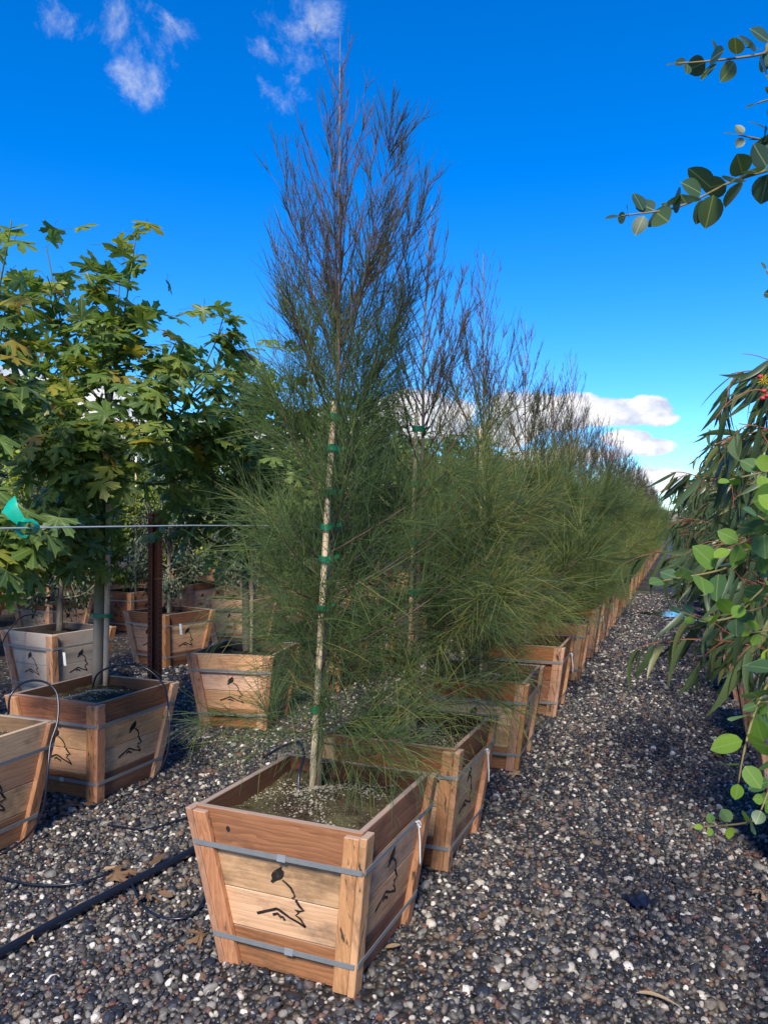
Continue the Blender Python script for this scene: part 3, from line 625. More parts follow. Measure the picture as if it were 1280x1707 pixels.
# ------------------------------------------------------------------ leaves
def leaf_lobed(seed):
    r_ = random.Random(seed); pts = []
    lobes = [(90, 1.0), (42, .92), (138, .92), (-2, .66), (182, .66)]
    order = sorted(lobes, key=lambda q: q[0]); ang = [q[0] for q in order]; out = [(0.0, 0.0)]
    for k_, (a, l) in enumerate(order):
        l *= r_.uniform(.92, 1.08); w_ = 13
        out += [(l*.62*math.cos(R(a-w_)), l*.62*math.sin(R(a-w_))), (l*.80*math.cos(R(a-w_*1.15)), l*.80*math.sin(R(a-w_*1.15))), (l*.84*math.cos(R(a-5)), l*.84*math.sin(R(a-5))), (l*math.cos(R(a)), l*math.sin(R(a))),
                (l*.84*math.cos(R(a+5)), l*.84*math.sin(R(a+5))), (l*.80*math.cos(R(a+w_*1.15)), l*.80*math.sin(R(a+w_*1.15))), (l*.62*math.cos(R(a+w_)), l*.62*math.sin(R(a+w_)))]
        if k_ < 4: am = (a+order[k_+1][0])/2; sr = .36; out.append((sr*math.cos(R(am)), sr*math.sin(R(am))))
    V = [(x, y, -(.10+.07*seed)*(x*x+(y-.3)**2)-.05*abs(x)+.06*math.sin(5*x+seed)*y+r_.uniform(-.04, .04)) for x, y in out]; n = len(V); V.append((0, .2, .05))
    F = [(n, q, (q+1) % n) for q in range(n)]
    return np.array(V), np.array(F)
def leaf_strip(seed, L=1.0, wd=.125, curve=.35, K=9):
    r_ = random.Random(seed); V = []; cv = curve*r_.uniform(.6, 1.3); sag = r_.uniform(.05, .3)
    for q in range(K):
        f = q/(K-1); y = f*L; x = cv*(f*f-.25*f); z = -sag*f*f; ww = wd*max(.03, (math.sin(math.pi*min(1, f**.75*.97+.03)))**.8)*.62; V += [(x-ww, y, z+.25*ww), (x, y, z), (x+ww, y, z+.25*ww)]
    F = []
    for q in range(K-1): F += [(3*q, 3*q+1, 3*q+4, 3*q+3), (3*q+1, 3*q+2, 3*q+5, 3*q+4)]
    return np.array(V), np.array(F)
def leaf_oval(seed, asp=.8, n=14):
    r_ = random.Random(seed); V = [(0, .06, 0), (0, .35, -.015), (0, .7, -.03), (0, 1.0, -.07)]; rim = []
    K = 7
    for s_ in (-1, 1):
        for q in range(1, K):
            f = q/K; ww = asp*.5*math.sin(math.pi*f**.92)**.72*r_.uniform(.96, 1.04); V.append((s_*ww, .03+f*.97, .16*ww*ww+.05*ww-.06*f*f))
    F = []
    mid = lambda f: 0 if f < .2 else 1 if f < .55 else 2 if f < .88 else 3
    for si, s_ in enumerate((-1, 1)):
        b0 = 4+si*(K-1); prev = b0; F.append((0, b0, 1) if s_ > 0 else (0, 1, b0))
        seq = [b0+q for q in range(K-1)]
        mids = [1, 1, 1, 2, 2, 3]
        for q in range(K-2):
            a, b_, ma, mb = seq[q], seq[q+1], mids[q], mids[q+1]
            F.append((a, b_, ma) if s_ > 0 else (b_, a, ma))
            if ma != mb: F.append((b_, mb, ma) if s_ > 0 else (b_, ma, mb))
    return np.array(V, float), np.array(F)
def leaf_diamond(asp=.5):
    return np.array([(0, 0, 0), (-asp/2, .45, .06), (0, .5, -.02), (asp/2, .45, .06), (0, 1, -.05)], float), np.array([(0, 2, 1), (0, 3, 2), (1, 2, 4), (2, 3, 4)])
def frames(m_, n_):
    y = nrm(m_); x = nrm(np.cross(y, n_)); z = np.cross(x, y); return np.stack([x, y, z], -1)     # columns
def leaf_cloud(name, tmpl, pos, mdir, ndir, size, mt, tint):
    V0, F0 = tmpl; Fm = frames(mdir, ndir); V = np.einsum('nij,kj->nki', Fm, V0)*size[:, None, None]+pos[:, None]; k_ = len(V0); n = len(pos)
    F = (F0[None]+(np.arange(n)*k_)[:, None, None]).reshape(-1, F0.shape[1]); return mk(name, V.reshape(-1, 3), F, [mt], True, np.repeat(tint, k_))
def leaf_objs(name, meshes, parent, pos, mdir, ndir, size, r_, spl=None):
    Fm = frames(mdir, ndir)
    for q in range(len(pos)):
        o = bpy.data.objects.new(name, meshes[r_.integers(len(meshes))]); C.objects.link(o); o.parent = parent
        mm = Matrix(Fm[q].tolist()).to_4x4(); s_ = float(size[q]); o.matrix_basis = Matrix.Translation(Vector(pos[q])) @ mm @ Matrix.Diagonal((s_, s_, s_, 1))
MAP_T = [leaf_lobed(s_) for s_ in range(5)]; MAP_M = [mk('lobed_leaf', v, f, [M['maple']]) for v, f in MAP_T]
SIC_T = [leaf_strip(s_) for s_ in range(4)]; SIC_M = [mk('sickle_leaf', v, f, [M['sickle']]) for v, f in SIC_T]
RND_T = [leaf_oval(s_, a_) for s_, a_ in ((0, .82), (1, .7), (2, .92))]; RND_M = [mk('round_leaf', v, f, [M['round']]) for v, f in RND_T]; RDK_M = [mk('round_leaf', v, f, [M['rounddark']]) for v, f in RND_T]
DIA = leaf_diamond(); DIA2 = leaf_diamond(.75)

def limb_crown(r_, fork, tips, per, spread, petiole, droop, sub=4):
    """limbs from fork points to tips, leaf stations around the outer limb. fork: list (index aligned) or one point"""
    tubes_ = []; pos = []; out = []; forks = fork
    for q, tp in enumerate(tips):
        f = np.array(forks[q % len(forks)]); tp = np.array(tp); L = np.linalg.norm(tp-f); mid = (f+tp)/2+np.array([0, 0, -.10*L])*droop+(tp-f)*np.array([.12, .12, -.05])+r_.normal(0, .03*L, 3)
        cv = catmull([f, mid, tp], 10); tubes_.append((cv, np.linspace(.011, .0035, 10)))
        axis = np.array([f[0], f[1]])
        for s_ in range(sub):
            t0 = r_.uniform(.4, .95); p0 = cv[int(t0*9)]; d = nrm(nrm(tp-f)*.7+r_.normal(0, .6, 3)+np.array([0, 0, .25])); l2 = L*r_.uniform(.18, .36); c2 = catmull([p0, p0+d*l2*.5, p0+d*l2+np.array([0, 0, .03])], 6)
            tubes_.append((np.vstack([c2, c2[-1:], c2[-1:], c2[-1:], c2[-1:]])[:10], np.linspace(.0045, .002, 10)))
            for k_ in range(per): pos.append(c2[r_.integers(1, 6)]+r_.normal(0, spread, 3)*.6); out.append(c2[0])
        for k_ in range(per*2): pos.append(cv[r_.integers(3, 10)]+r_.normal(0, spread, 3)); out.append(f)
    pos = np.array(pos); cen = np.mean([np.array(f) for f in forks], 0); cen = cen+np.array([0, 0, .15])
    return tubes_, pos, cen
def leaf_orient(r_, pos, cen, droop=.6, nup=.8):
    o = pos-cen; o = nrm(o*np.array([1, 1, .5])); n = len(pos); m_ = nrm(o*.75+np.array([0, 0, -droop])+r_.normal(0, .38, (n, 3))); nn_ = np.array([0, 0, nup])+o*.65+r_.normal(0, .35, (n, 3)); return m_, nn_
def tubes_mesh(name, lst, mt, sides=5):
    V, Q = tubes(np.array([a for a, b_ in lst]), np.array([b_ for a, b_ in lst]), sides); return mk(name, V, Q, [mt])

# lobed-leaf trees of the second row
Bx = [(-1.99, 3.49), (-1.66, 4.40), (-1.04, 5.79)]
for q in range(3, 18): Bx.append((Bx[-1][0]+.365*1.38, Bx[-1][1]+.931*1.38))
def detail_tree(label, base, trunk_pts, forks, tips, seed, per=7, nobj=300, size=(.13, .21), spread=.10):
    r_ = np.random.default_rng(seed); b_ = Vector(base); t_ = thing('broadleaf_tree', label, 'tree', b_, 0)
    rel = lambda p: tuple(Vector(p)-b_)
    V, F = tube1([rel(p) for p in trunk_pts], [.033, .030, .026, .022, .012, .005], 10, 20); ob('trunk', mk('trunk', V, F, [M['green_bark']]), t_)
    tb_, pos, cen = limb_crown(r_, [np.array(rel(f)) for f in forks], [np.array(rel(p)) for p in tips], per, spread, .1, 1.0)
    cr = ob('branches', tubes_mesh('branches', tb_, M['green_bark']), t_)
    m_, nn_ = leaf_orient(r_, pos, cen); sz_ = r_.uniform(*size, len(pos))*.62
    # the leaves that show largest are single objects, the rest one mass
    camr = np.array(Vector((0, 0, CAM_H))-b_); dist = np.linalg.norm(pos-camr, axis=1); vis = np.argsort(dist/sz_)
    a, rest = vis[:nobj], vis[nobj:]
    leaf_objs('leaf', MAP_M, cr, pos[a], m_[a], nn_[a], sz_[a], r_)
    if len(rest):
        h = len(rest)//2
        for tm, ix in ((MAP_T[0], rest[:h]), (MAP_T[2], rest[h:])):
            o = ob('foliage', leaf_cloud('foliage', tm, pos[ix], m_[ix], nn_[ix], sz_[ix], M['maple'], r_.uniform(0, .9, len(ix))), t_); o['kind'] = 'stuff'
    # petioles
    pt = np.stack([pos-m_*.10*np.array([1, 1, .3])+r_.normal(0, .015, pos.shape), pos-m_*.04+np.array([0, 0, .01]), pos], 1); V, Q = tubes(pt, np.full((len(pos), 3), .0014), 3)
    o = ob('leaf_stalks', mk('leaf_stalks', V, Q, [M['lime']], True, np.full(len(V), .4)), t_); o['kind'] = 'stuff'
    return t_
D1 = 4.42
b1 = G(163, 1142, .49)
tr1 = [b1, P(166, 1000, b1.y), P(170, 900, b1.y), P(176, 800, b1.y), P(180, 640, b1.y), P(200, 500, b1.y)]
fk = [P(171, 868, b1.y), P(177, 800, b1.y), P(179, 760, b1.y), P(182, 690, b1.y)]
tips1 = []
for px, py, dd, f in ((228, 388, 0, 3), (78, 412, .1, 3), (372, 545, -.1, 2), (405, 640, .15, 1), (35, 520, -.2, 2), (-20, 640, -.25, 1), (55, 765, -.5, 1), (350, 740, .25, 1), (25, 960, -.45, 0), (290, 600, -.35, 2),
                      (170, 560, -.3, 3), (105, 620, -.45, 2), (250, 650, -.55, 1), (140, 740, -.55, 1), (200, 470, .1, 3), (300, 560, .3, 3), (20, 840, -.3, 0), (100, 870, -.5, 0), (-60, 900, 0, 0), (0, 450, .3, 3), (60, 660, .35, 2)):
    tips1.append((P(px, py, b1.y+dd), fk[f]))
detail_tree('large lobed-leaf tree with green trunk, in the box right of the black drip-looped corner box', b1, tr1, [t_[1] for t_ in tips1], [t_[0] for t_ in tips1], 5, 8, 300, (.15, .24), .10)
b0 = Vector((Bx[0][0], Bx[0][1], .49)); tr0 = [b0+Vector((0, 0, z_)) for z_ in (0, .5, .9, 1.3, 1.8, 2.3)]; f0 = [b0+Vector((0, 0, z_)) for z_ in (.9, 1.1, 1.4, 1.6)]
tips0 = [P(-12, 450, 3.35), P(-20, 430, 3.4), P(-70, 600, 3.1), P(-15, 700, 3.2), P(-50, 830, 3.1), P(0, 930, 3.1), P(-200, 600, 3.7), P(-140, 400, 3.7)]
detail_tree('tall lobed-leaf tree in the corner box at the start of the second row', b0, tr0, f0, tips0, 6, 7, 150, (.15, .24), .12)
def med_tree(seed, H, fork_z, width, per, leaf, mt, size, ntip=14, name='foliage', bk='green_bark', spread=.13, sub=4, low=.25):
    r_ = np.random.default_rng(seed); tips = []; fks = []
    for q in range(ntip):
        f = q/ntip; a = q*2.4+r_.uniform(-.3, .3); zz = H*(low+(1-low)*f**.8); w_ = width*math.sin(math.pi*min(.98, .22+.72*f))**.7*r_.uniform(.7, 1.1)*(1 if f < .85 else .45)
        tips.append(np.array([w_*math.cos(a), w_*math.sin(a), zz])); fks.append(np.array([0, 0, max(fork_z*.8, zz*.62)]))
    tb_, pos, cen = limb_crown(r_, fks, tips, per, spread, .1, .6, sub); m_, nn_ = leaf_orient(r_, pos, cen); sz_ = r_.uniform(*size, len(pos))
    V, F = tube1([(0, 0, 0), (.01, 0, H*.3), (0, .015, H*.6), (.01, 0, H*.92)], [.03, .024, .015, .004], 8, 14)
    return dict(trunk=mk('trunk', V, F, [M[bk]]), br=tubes_mesh('branches', tb_, M[bk], 4), lf=leaf_cloud(name, leaf, pos, m_, nn_, sz_, M[mt], np.clip(r_.normal(.45, .22, len(pos)), .01, .98)))
def place(me, name, label, cat, x, y, z, rz=0, sc=1, group=None):
    t_ = thing(name, label, cat, (x, y, z), rz, group, sc); ob('trunk', me['trunk'], t_); ob('branches', me['br'], t_); o = ob('crown', me['lf'], t_); o['kind'] = 'stuff'; return t_
MT = [med_tree(41, 2.15, .9, .72, 6, MAP_T[1], 'maple2', (.085, .135), 18, low=.55), med_tree(42, 2.3, .9, .75, 6, MAP_T[3], 'maple2', (.085, .135), 18, low=.55)]
for q in range(2, 16):
    x, y = Bx[q]
    place(MT[q % 2], 'broadleaf_tree', f'lobed-leaf tree, {ORD[q]} in the second row behind the she-oaks' if q < 8 else 'lobed-leaf tree far along the second row', 'tree', x, y, .48, q*1.7, 1.05 if q == 2 else .95+.1*((q*7) % 5)/5, None if q < 8 else 'far trees of the second row')
for q, (x, y) in enumerate(Bx[:16]):
    lb = ['wooden tree box cut by the picture edge, black drip tube looped over its corner', 'two-faced wooden tree box holding the large green-trunked tree', 'pale tan wooden tree box half veiled by she-oak twigs, behind the head box'][q] if q < 3 else \
        (f'wooden tree box, {ORD[q]} in the second row behind the she-oaks' if q < 8 else 'wooden tree box far along the second row')
    tree_box(x, y, HEAD+R((0, 2, -9)[q] if q < 3 else random.Random(q+50).uniform(-6, 6)), lb, ('tan', 'std', 'tan')[q] if q < 3 else ('std', 'grey', 'tan')[q % 3], None if q < 8 else 'far boxes of the second row', 2 if q < 2 else (1 if q < 8 else 0), 1, q+1)
sb = P(176, 1140, 0); st0 = G(176, 1143, .49)
stake(st0, P(184, 655, st0.y), 'smooth pale stake strapped to the large green-trunked tree', [P(0, py, st0.y).z for py in (1026, 921, 862)], .017, (-.048, .004), None, rt=.032)
for q in range(2, 9):
    x, y = Bx[q]; stake((x+.04, y-.04, .48), (x+.05, y-.04, 2.1), f'pale stake tied to the {ORD[q]} tree of the second row', [.48+1.6*f for f in (.2, .4, .55, .7)] if q < 4 else (), .013, (-.03, .02))

# third and further rows
OAKT = [med_tree(51, 1.45, .35, .42, 34, DIA, 'oak', (.028, .05), 20, spread=.07, sub=6, bk='bark2', low=.2), med_tree(52, 1.7, .35, .45, 34, DIA, 'oak', (.028, .05), 22, spread=.07, sub=6, bk='bark2', low=.2)]
LIMT = [med_tree(53, 1.75, .3, .55, 40, DIA, 'lime', (.045, .085), 24, spread=.08, sub=6, bk='bark2', low=.15), med_tree(54, 2.2, .3, .6, 40, DIA2, 'lime', (.045, .08), 24, spread=.08, sub=6, bk='bark2', low=.15)]
FART = [med_tree(55, 3.1, .8, .9, 34, DIA2, 'far', (.05, .09), 26, spread=.13, sub=6, bk='bark2', low=.2), med_tree(56, 3.4, .8, .8, 34, DIA, 'lime', (.05, .09), 26, spread=.13, sub=6, bk='bark2', low=.2)]
Cx = [(-2.88, 6.78), (-2.29, 8.17)]
for q in range(2, 10): Cx.append((Cx[-1][0]+.36*1.45, Cx[-1][1]+.933*1.45))
Cx = [(-3.42, 5.36)]+Cx
for q, (x, y) in enumerate(Cx):
    tree_box(x, y, HEAD+R((0, 8, 14, 0, 5, -4, 3, 6, -3, 2, 4)[q]), ['wooden tree box ahead of the whitish box in the third row', 'whitish weathered wooden tree box with a paper tag on its corner', 'wooden tree box right behind the rusty steel post'][q] if q < 3 else f'wooden tree box, {ORD[q-1]} in the third row counting from the whitish box',
             ('std', 'grey', 'std', 'tan')[q] if q < 4 else ('std', 'tan', 'grey')[q % 3], None, 1 if q < 6 else 0, 1.02, q)
    place(OAKT[q % 2], 'small_oak_tree', ['small dark-leaved tree ahead of the whitish box in the third row', 'small dark-leaved tree growing in the whitish weathered box', 'small grey-green tree in the box behind the rusty steel post'][q] if q < 3 else f'small dark-leaved tree, {ORD[q-1]} in the third row counting from the whitish box', 'tree', x, y, .48, q*1.3, 1)
def tagcard(p, rz, label):
    V = np.array([(-.014, 0, 0), (.014, 0, 0), (.014, .0, -.11), (-.014, 0, -.11), (-.014, .003, 0), (.014, .003, 0), (.014, .003, -.11), (-.014, .003, -.11)]); me = mk('plant_tag', V, np.array([(3, 2, 1, 0), (4, 5, 6, 7), (0, 1, 5, 4), (1, 2, 6, 5), (2, 3, 7, 6), (3, 0, 4, 7)]), [M['white']], False)
    return tag(ob('plant_tag', me, None, p, (.12, 0, rz)), label, 'tag')
tagcard(P(107, 1088, 6.28), -R(25), 'white paper tag hanging on the whitish box corner')
tagcard(P(301, 1040, 7.55), -R(25), 'white paper tag on the box behind the rusty post')
lblD = 'wooden tree box in the rows beyond the third, among yellow-green trees'
rw = random.Random(9)
for row, (n_, a0, cnt, kinds) in enumerate(((-7.2, 5.9, 9, 'L'), (-9.15, 6.4, 10, 'LO'), (-11.1, 7.0, 10, 'FL'), (-13.1, 8.0, 11, 'F'), (-15.6, 8.2, 11, 'F'))):
    rname = ['fourth', 'fifth', 'sixth', 'seventh', 'eighth'][row]
    for q in range(cnt):
        aa = a0+q*1.45+rw.uniform(-.12, .12); x, y = un(aa, n_+rw.uniform(-.08, .08)); kd = kinds[q % len(kinds)]
        if row < 3: tree_box(x, y, HEAD+R(rw.uniform(-8, 8)), f'wooden tree box in the {rname} row from the aisle', rw.choice(['std', 'std', 'tan', 'allred']), f'boxes of the {rname} row', 1 if row == 0 else 0, 1.0, q)
        if kd == 'L': place(LIMT[q % 2], 'shrubby_tree', f'bushy yellow-green young tree in the {rname} row', 'tree', x, y, .48, q*1.1, 1+rw.uniform(-.1, .25), f'yellow-green trees of the {rname} row')
        elif kd == 'O': place(OAKT[q % 2], 'small_oak_tree', f'small dark-leaved tree in the {rname} row', 'tree', x, y, .48, q*1.1, 1.2, f'dark-leaved trees of the {rname} row')
        else: place(FART[q % 2], 'nursery_tree', f'tall bushy green tree in the {rname} row', 'tree', x, y, .45, q*1.1, .85+rw.uniform(-.1, .3), f'tall trees of the {rname} row')
        if q % 2 == 0 and row < 3: stake((x+.05, y, .48), (x+.05, y, 2.3+rw.uniform(0, .5)), f'thin pale stake in the {rname} row', (), .013, group=f'stakes of the {rname} row')
# far wood closing the view
pos = []; r_ = np.random.default_rng(77)
for q in range(130):
    aa = r_.uniform(24, 75); x, y = un(aa, -r_.uniform(8, 60)); 
    if y > 18 or x < -10: pos.append((x, y))
for q in range(30):
    pos.append(un(r_.uniform(62, 120), r_.uniform(-16, 22)))
PP = []; NNs = []; MM = []; SZ = []
for (x, y) in pos:
    h = r_.uniform(2.6, 4.6); n = 260; u_ = nrm(r_.normal(size=(n, 3)))*(r_.uniform(.2, 1, n)**.4)[:, None]; p = u_*np.array([1.1, 1.1, h*.46])+np.array([x, y, h*.54]); PP.append(p); MM.append(nrm(u_+np.array([0, 0, -.4])+r_.normal(0, .3, (n, 3)))); NNs.append(u_+np.array([0, 0, .6])); SZ.append(r_.uniform(.16, .36, n))
PP = np.concatenate(PP); fw = leaf_cloud('far_wood', DIA2, PP, np.concatenate(MM), np.concatenate(NNs), np.concatenate(SZ), M['far'], r_.uniform(.05, .95, len(PP)))
tag(ob('far_wood', fw), 'distant mass of green trees behind the nursery rows', 'trees', kind='stuff')

# ------------------------------------------------------------------ right-hand eucalypts
Rr = [(1.42, 1.72), (2.02, 3.41), (2.75, 5.23)]
for q in range(3, 18): Rr.append((Rr[-1][0]+.362*1.42, Rr[-1][1]+.932*1.42))
for q, (x, y) in enumerate(Rr):
    lb = ['wooden tree box of the round-leaved eucalyptus beside the viewer', 'wooden tree box under the drooping sickle-leaved eucalyptus', 'wooden tree box with white-edged top behind the drooping eucalyptus leaves'][q] if q < 3 else (f'wooden tree box, {ORD[q]} in the eucalyptus row across the aisle' if q < 6 else 'wooden tree box far along the eucalyptus row')
    tree_box(x, y, HEAD+R(1), lb, ('std', 'std', 'grey')[q % 3], None if q < 6 else 'far boxes of the eucalyptus row', 1 if q < 5 else 0, 1, q)
def euc_crown(seed, H, width, nb, per, low=.15):
    r_ = np.random.default_rng(seed); z0 = np.linspace(low, .93, nb)*H; az = np.arange(nb)*2.4+r_.normal(0, .3, nb); el_ = rad(r_.uniform(15, 50, nb)); L = width*np.interp(z0/H, (0, .4, 1), (.9, 1, .45))*r_.uniform(.7, 1.1, nb)
    d = np.stack([np.cos(az)*np.cos(el_), np.sin(az)*np.cos(el_), np.sin(el_)], -1); st_ = np.stack([0*z0, 0*z0, z0], -1); P1 = seg(st_, d, L, 8, -.9, .05, r_)
    i2 = np.repeat(np.arange(nb), 5); p2, d2 = samp(P1, i2, r_.uniform(.3, 1, len(i2))); dd = nrm(d2+r_.normal(0, .55, d2.shape)); P2 = seg(p2, dd, r_.uniform(.15, .35, len(i2)), 8, -.8, .06, r_)
    allP = np.concatenate([P1, P2]); rr_ = np.concatenate([np.linspace(.007, .0022, 8)[None]*np.ones((nb, 1)), np.linspace(.003, .0014, 8)[None]*np.ones((len(i2), 1))])
    i3 = np.concatenate([np.repeat(np.arange(nb), per), np.repeat(np.arange(nb, len(allP)), per)]); p3, d3 = samp(allP, i3, r_.uniform(.3, 1, len(i3))); n = len(i3)
    ho = nrm(p3*np.array([1, 1, 0])+1e-6); m_ = nrm(d3*.5+np.array([0, 0, -1.0])+ho*.35+r_.normal(0, .28, (n, 3))); nn_ = ho+r_.normal(0, .7, (n, 3)); sz_ = r_.uniform(.13, .25, n)
    return allP, rr_, p3, m_, nn_, sz_, r_
allP, rr_, p3, m_, nn_, sz_, r_ = euc_crown(61, 1.82, .82, 38, 6, .05)
e1 = thing('eucalyptus_tree', 'drooping sickle-leaved eucalyptus with red twigs overhanging the gravel aisle', 'tree', (Rr[1][0], Rr[1][1], .48))
V, F = tube1([(0, 0, 0), (.01, 0, .6), (0, .01, 1.2), (0, 0, 2.0)], [.026, .02, .014, .004], 8, 14); ob('trunk', mk('trunk', V, F, [M['bark2']]), e1)
V, Q = tubes(allP, rr_, 5); eb = ob('branches', mk('branches', V, Q, [M['rtwig']]), e1)
# leaves towards the aisle are single objects
score = p3@np.array([-N_[0], -N_[1], 0])-p3@np.array([U[0], U[1], 0])*.5; order = np.argsort(-score); a, rest = order[:300], order[300:]
leaf_objs('leaf', SIC_M, eb, p3[a], m_[a], nn_[a], sz_[a], r_)
o = ob('foliage', leaf_cloud('foliage', SIC_T[1], p3[rest], m_[rest], nn_[rest], sz_[rest], M['sickle'], r_.uniform(.05, .95, len(rest))), e1); o['kind'] = 'stuff'
allP, rr_, p3, m_, nn_, sz_, r_ = euc_crown(62, 1.9, .8, 26, 5)
V, F = tube1([(0, 0, 0), (.01, 0, .6), (0, .01, 1.2), (0, 0, 2.0)], [.026, .02, .014, .004], 8, 14); etr = mk('trunk', V, F, [M['bark2']])
V, Q = tubes(allP, rr_, 4); ebr = mk('branches', V, Q, [M['rtwig']]); elf = leaf_cloud('foliage', SIC_T[2], p3, m_, nn_, sz_, M['sickle'], r_.uniform(.05, .95, len(p3)))
for q in range(2, 18):
    place(dict(trunk=etr, br=ebr, lf=elf), 'eucalyptus_tree', f'sickle-leaved eucalyptus, {ORD[q]} in the eucalyptus row across the aisle' if q < 5 else 'eucalyptus far along the row across the aisle', 'tree', Rr[q][0], Rr[q][1], .48, q*1.9, .92+.1*math.sin(q*3), None if q < 5 else 'far eucalypts')
# red buds and yellow stamens
M['bud'] = plain('red_bud', (.42, .03, .04), .5); M['stamen'] = plain('yellow_stamens', (.55, .42, .03), .7)
def ball(c, r, nu=8, nv=6, sq=1.0):
    V = []; F = []
    for a_ in range(nv+1):
        for b_ in range(nu): ph = math.pi*a_/nv; th = 2*math.pi*b_/nu; V.append((c[0]+r*math.sin(ph)*math.cos(th), c[1]+r*math.sin(ph)*math.sin(th), c[2]+r*sq*math.cos(ph)))
    for a_ in range(nv):
        for b_ in range(nu): F.append((a_*nu+b_, (a_+1)*nu+b_, (a_+1)*nu+(b_+1) % nu, a_*nu+(b_+1) % nu))
    return np.array(V), [np.array(F)]
ei = Vector((Rr[1][0], Rr[1][1], .48))
for px, py in ((1266, 628), (1272, 652), (1278, 660), (1270, 664)):
    V, F = ball(P(px, py, 3.0)-ei, .011, sq=.8); ob('flower_bud', mk('flower_bud', V, F, [M['bud']]), e1)
c_ = np.array(P(1272, 634, 3.0)-ei); dirs = nrm(np.random.default_rng(3).normal(size=(60, 3))); V, Q = tubes(np.stack([c_+dirs*.004, c_+dirs*.014, c_+dirs*.024], 1), np.full((60, 3), .0008), 3); ob('flower', mk('flower', V, Q, [M['stamen']]), e1)
bw, _ = tube1([P(1300, 700, 3.1)-ei, P(1285, 668, 3.05)-ei, P(1268, 650, 3.0)-ei, P(1240, 655, 3.0)-ei, P(1212, 672, 2.95)-ei, P(1190, 700, 2.9)-ei], [.004, .002], 6, 14, False)
V, F = tube1([P(1300, 700, 3.1)-ei, P(1285, 668, 3.05)-ei, P(1268, 650, 3.0)-ei, P(1240, 655, 3.0)-ei, P(1212, 672, 2.95)-ei, P(1190, 700, 2.9)-ei], [.004, .002], 6, 14); ob('flowering_twig', mk('flowering_twig', V, F, [M['rtwig']]), e1)

# round-leaved eucalyptus beside the viewer: trunk outside the frame, three sprays reach in
e0p = Vector((Rr[0][0], Rr[0][1], .48)); e0 = thing('eucalyptus_tree', 'round-leaved eucalyptus reaching bright sprays in from beside the viewer', 'tree', e0p)
V, F = tube1([(0, 0, 0), (.02, 0, .7), (0, .02, 1.5), (-.02, 0, 2.4)], [.028, .022, .015, .006], 8, 14); ob('trunk', mk('trunk', V, F, [M['bark2']]), e0)
r_ = np.random.default_rng(91)
def spray(pts, nleaf, size, meshes, root_z, twist=1.0, t0=.0):
    """twig from the trunk along photo points (px,py,depth) with paired leaves; returns the twig"""
    W_ = [Vector((0, 0, root_z))]+[P(*p)-e0p for p in pts]; cv = catmull([tuple(q) for q in W_], 30); V, F = tube1(cv, [.006, .003, .0016], 6)
    tw = ob('branch', mk('branch', V, F, [M['twig2']]), e0); pos = []; mm = []; nn2 = []; sz = []
    ln = np.concatenate([[0], np.cumsum(np.linalg.norm(np.diff(cv, axis=0), axis=1))]); tot = ln[-1]; s0_ = np.linalg.norm(np.array(W_[1]-W_[0]))*.8
    for q in range(nleaf):
        s_ = s0_+(tot-s0_)*(t0+(1-t0)*(q+.5+r_.uniform(-.25, .25))/nleaf); p = np.array([np.interp(s_, ln, cv[:, k_]) for k_ in range(3)]); p_ = np.array([np.interp(min(tot, s_+.02), ln, cv[:, k_]) for k_ in range(3)]); q_ = np.array([np.interp(s_-.02, ln, cv[:, k_]) for k_ in range(3)]); d = nrm(p_-q_)
        sd_ = rperp(d[None], r_)[0]
        for sg in (1, -1):
            f = 1-.55*max(0, (s_-tot+.08)/.08)
            pos.append(p+sg*sd_*.004); mm.append(nrm(sd_*sg*1.0+d*.55+r_.normal(0, .25, 3))); nn2.append(np.array([0, -.6, .5])+r_.normal(0, .6, 3)); sz.append(size*f*r_.uniform(.75, 1.15))
    pos.append(cv[-1]); mm.append(nrm(cv[-1]-cv[-3])); nn2.append(np.array([0, -.5, .8])); sz.append(size*.55)
    leaf_objs('leaf', meshes, tw, np.array(pos), np.array(mm), np.array(nn2), np.array(sz), r_); return tw
M['twig2'] = bark('pale_twig', (.14, .12, .05), (.22, .17, .08), 10)
spray([(1320, 75, 1.75), (1270, 90, 1.72), (1200, 100, 1.7), (1130, 106, 1.68)], 10, .054, RDK_M, 2.0)
spray([(1340, 150, 1.6), (1300, 160, 1.6), (1262, 172, 1.6)], 4, .05, RDK_M, 1.9)
spray([(1330, 262, 1.6), (1290, 280, 1.6), (1215, 305, 1.6), (1130, 345, 1.6), (1035, 360, 1.6)], 17, .064, RDK_M, 1.8)
spray([(1320, 225, 1.65), (1290, 235, 1.65), (1230, 225, 1.65)], 8, .06, RDK_M, 1.85)
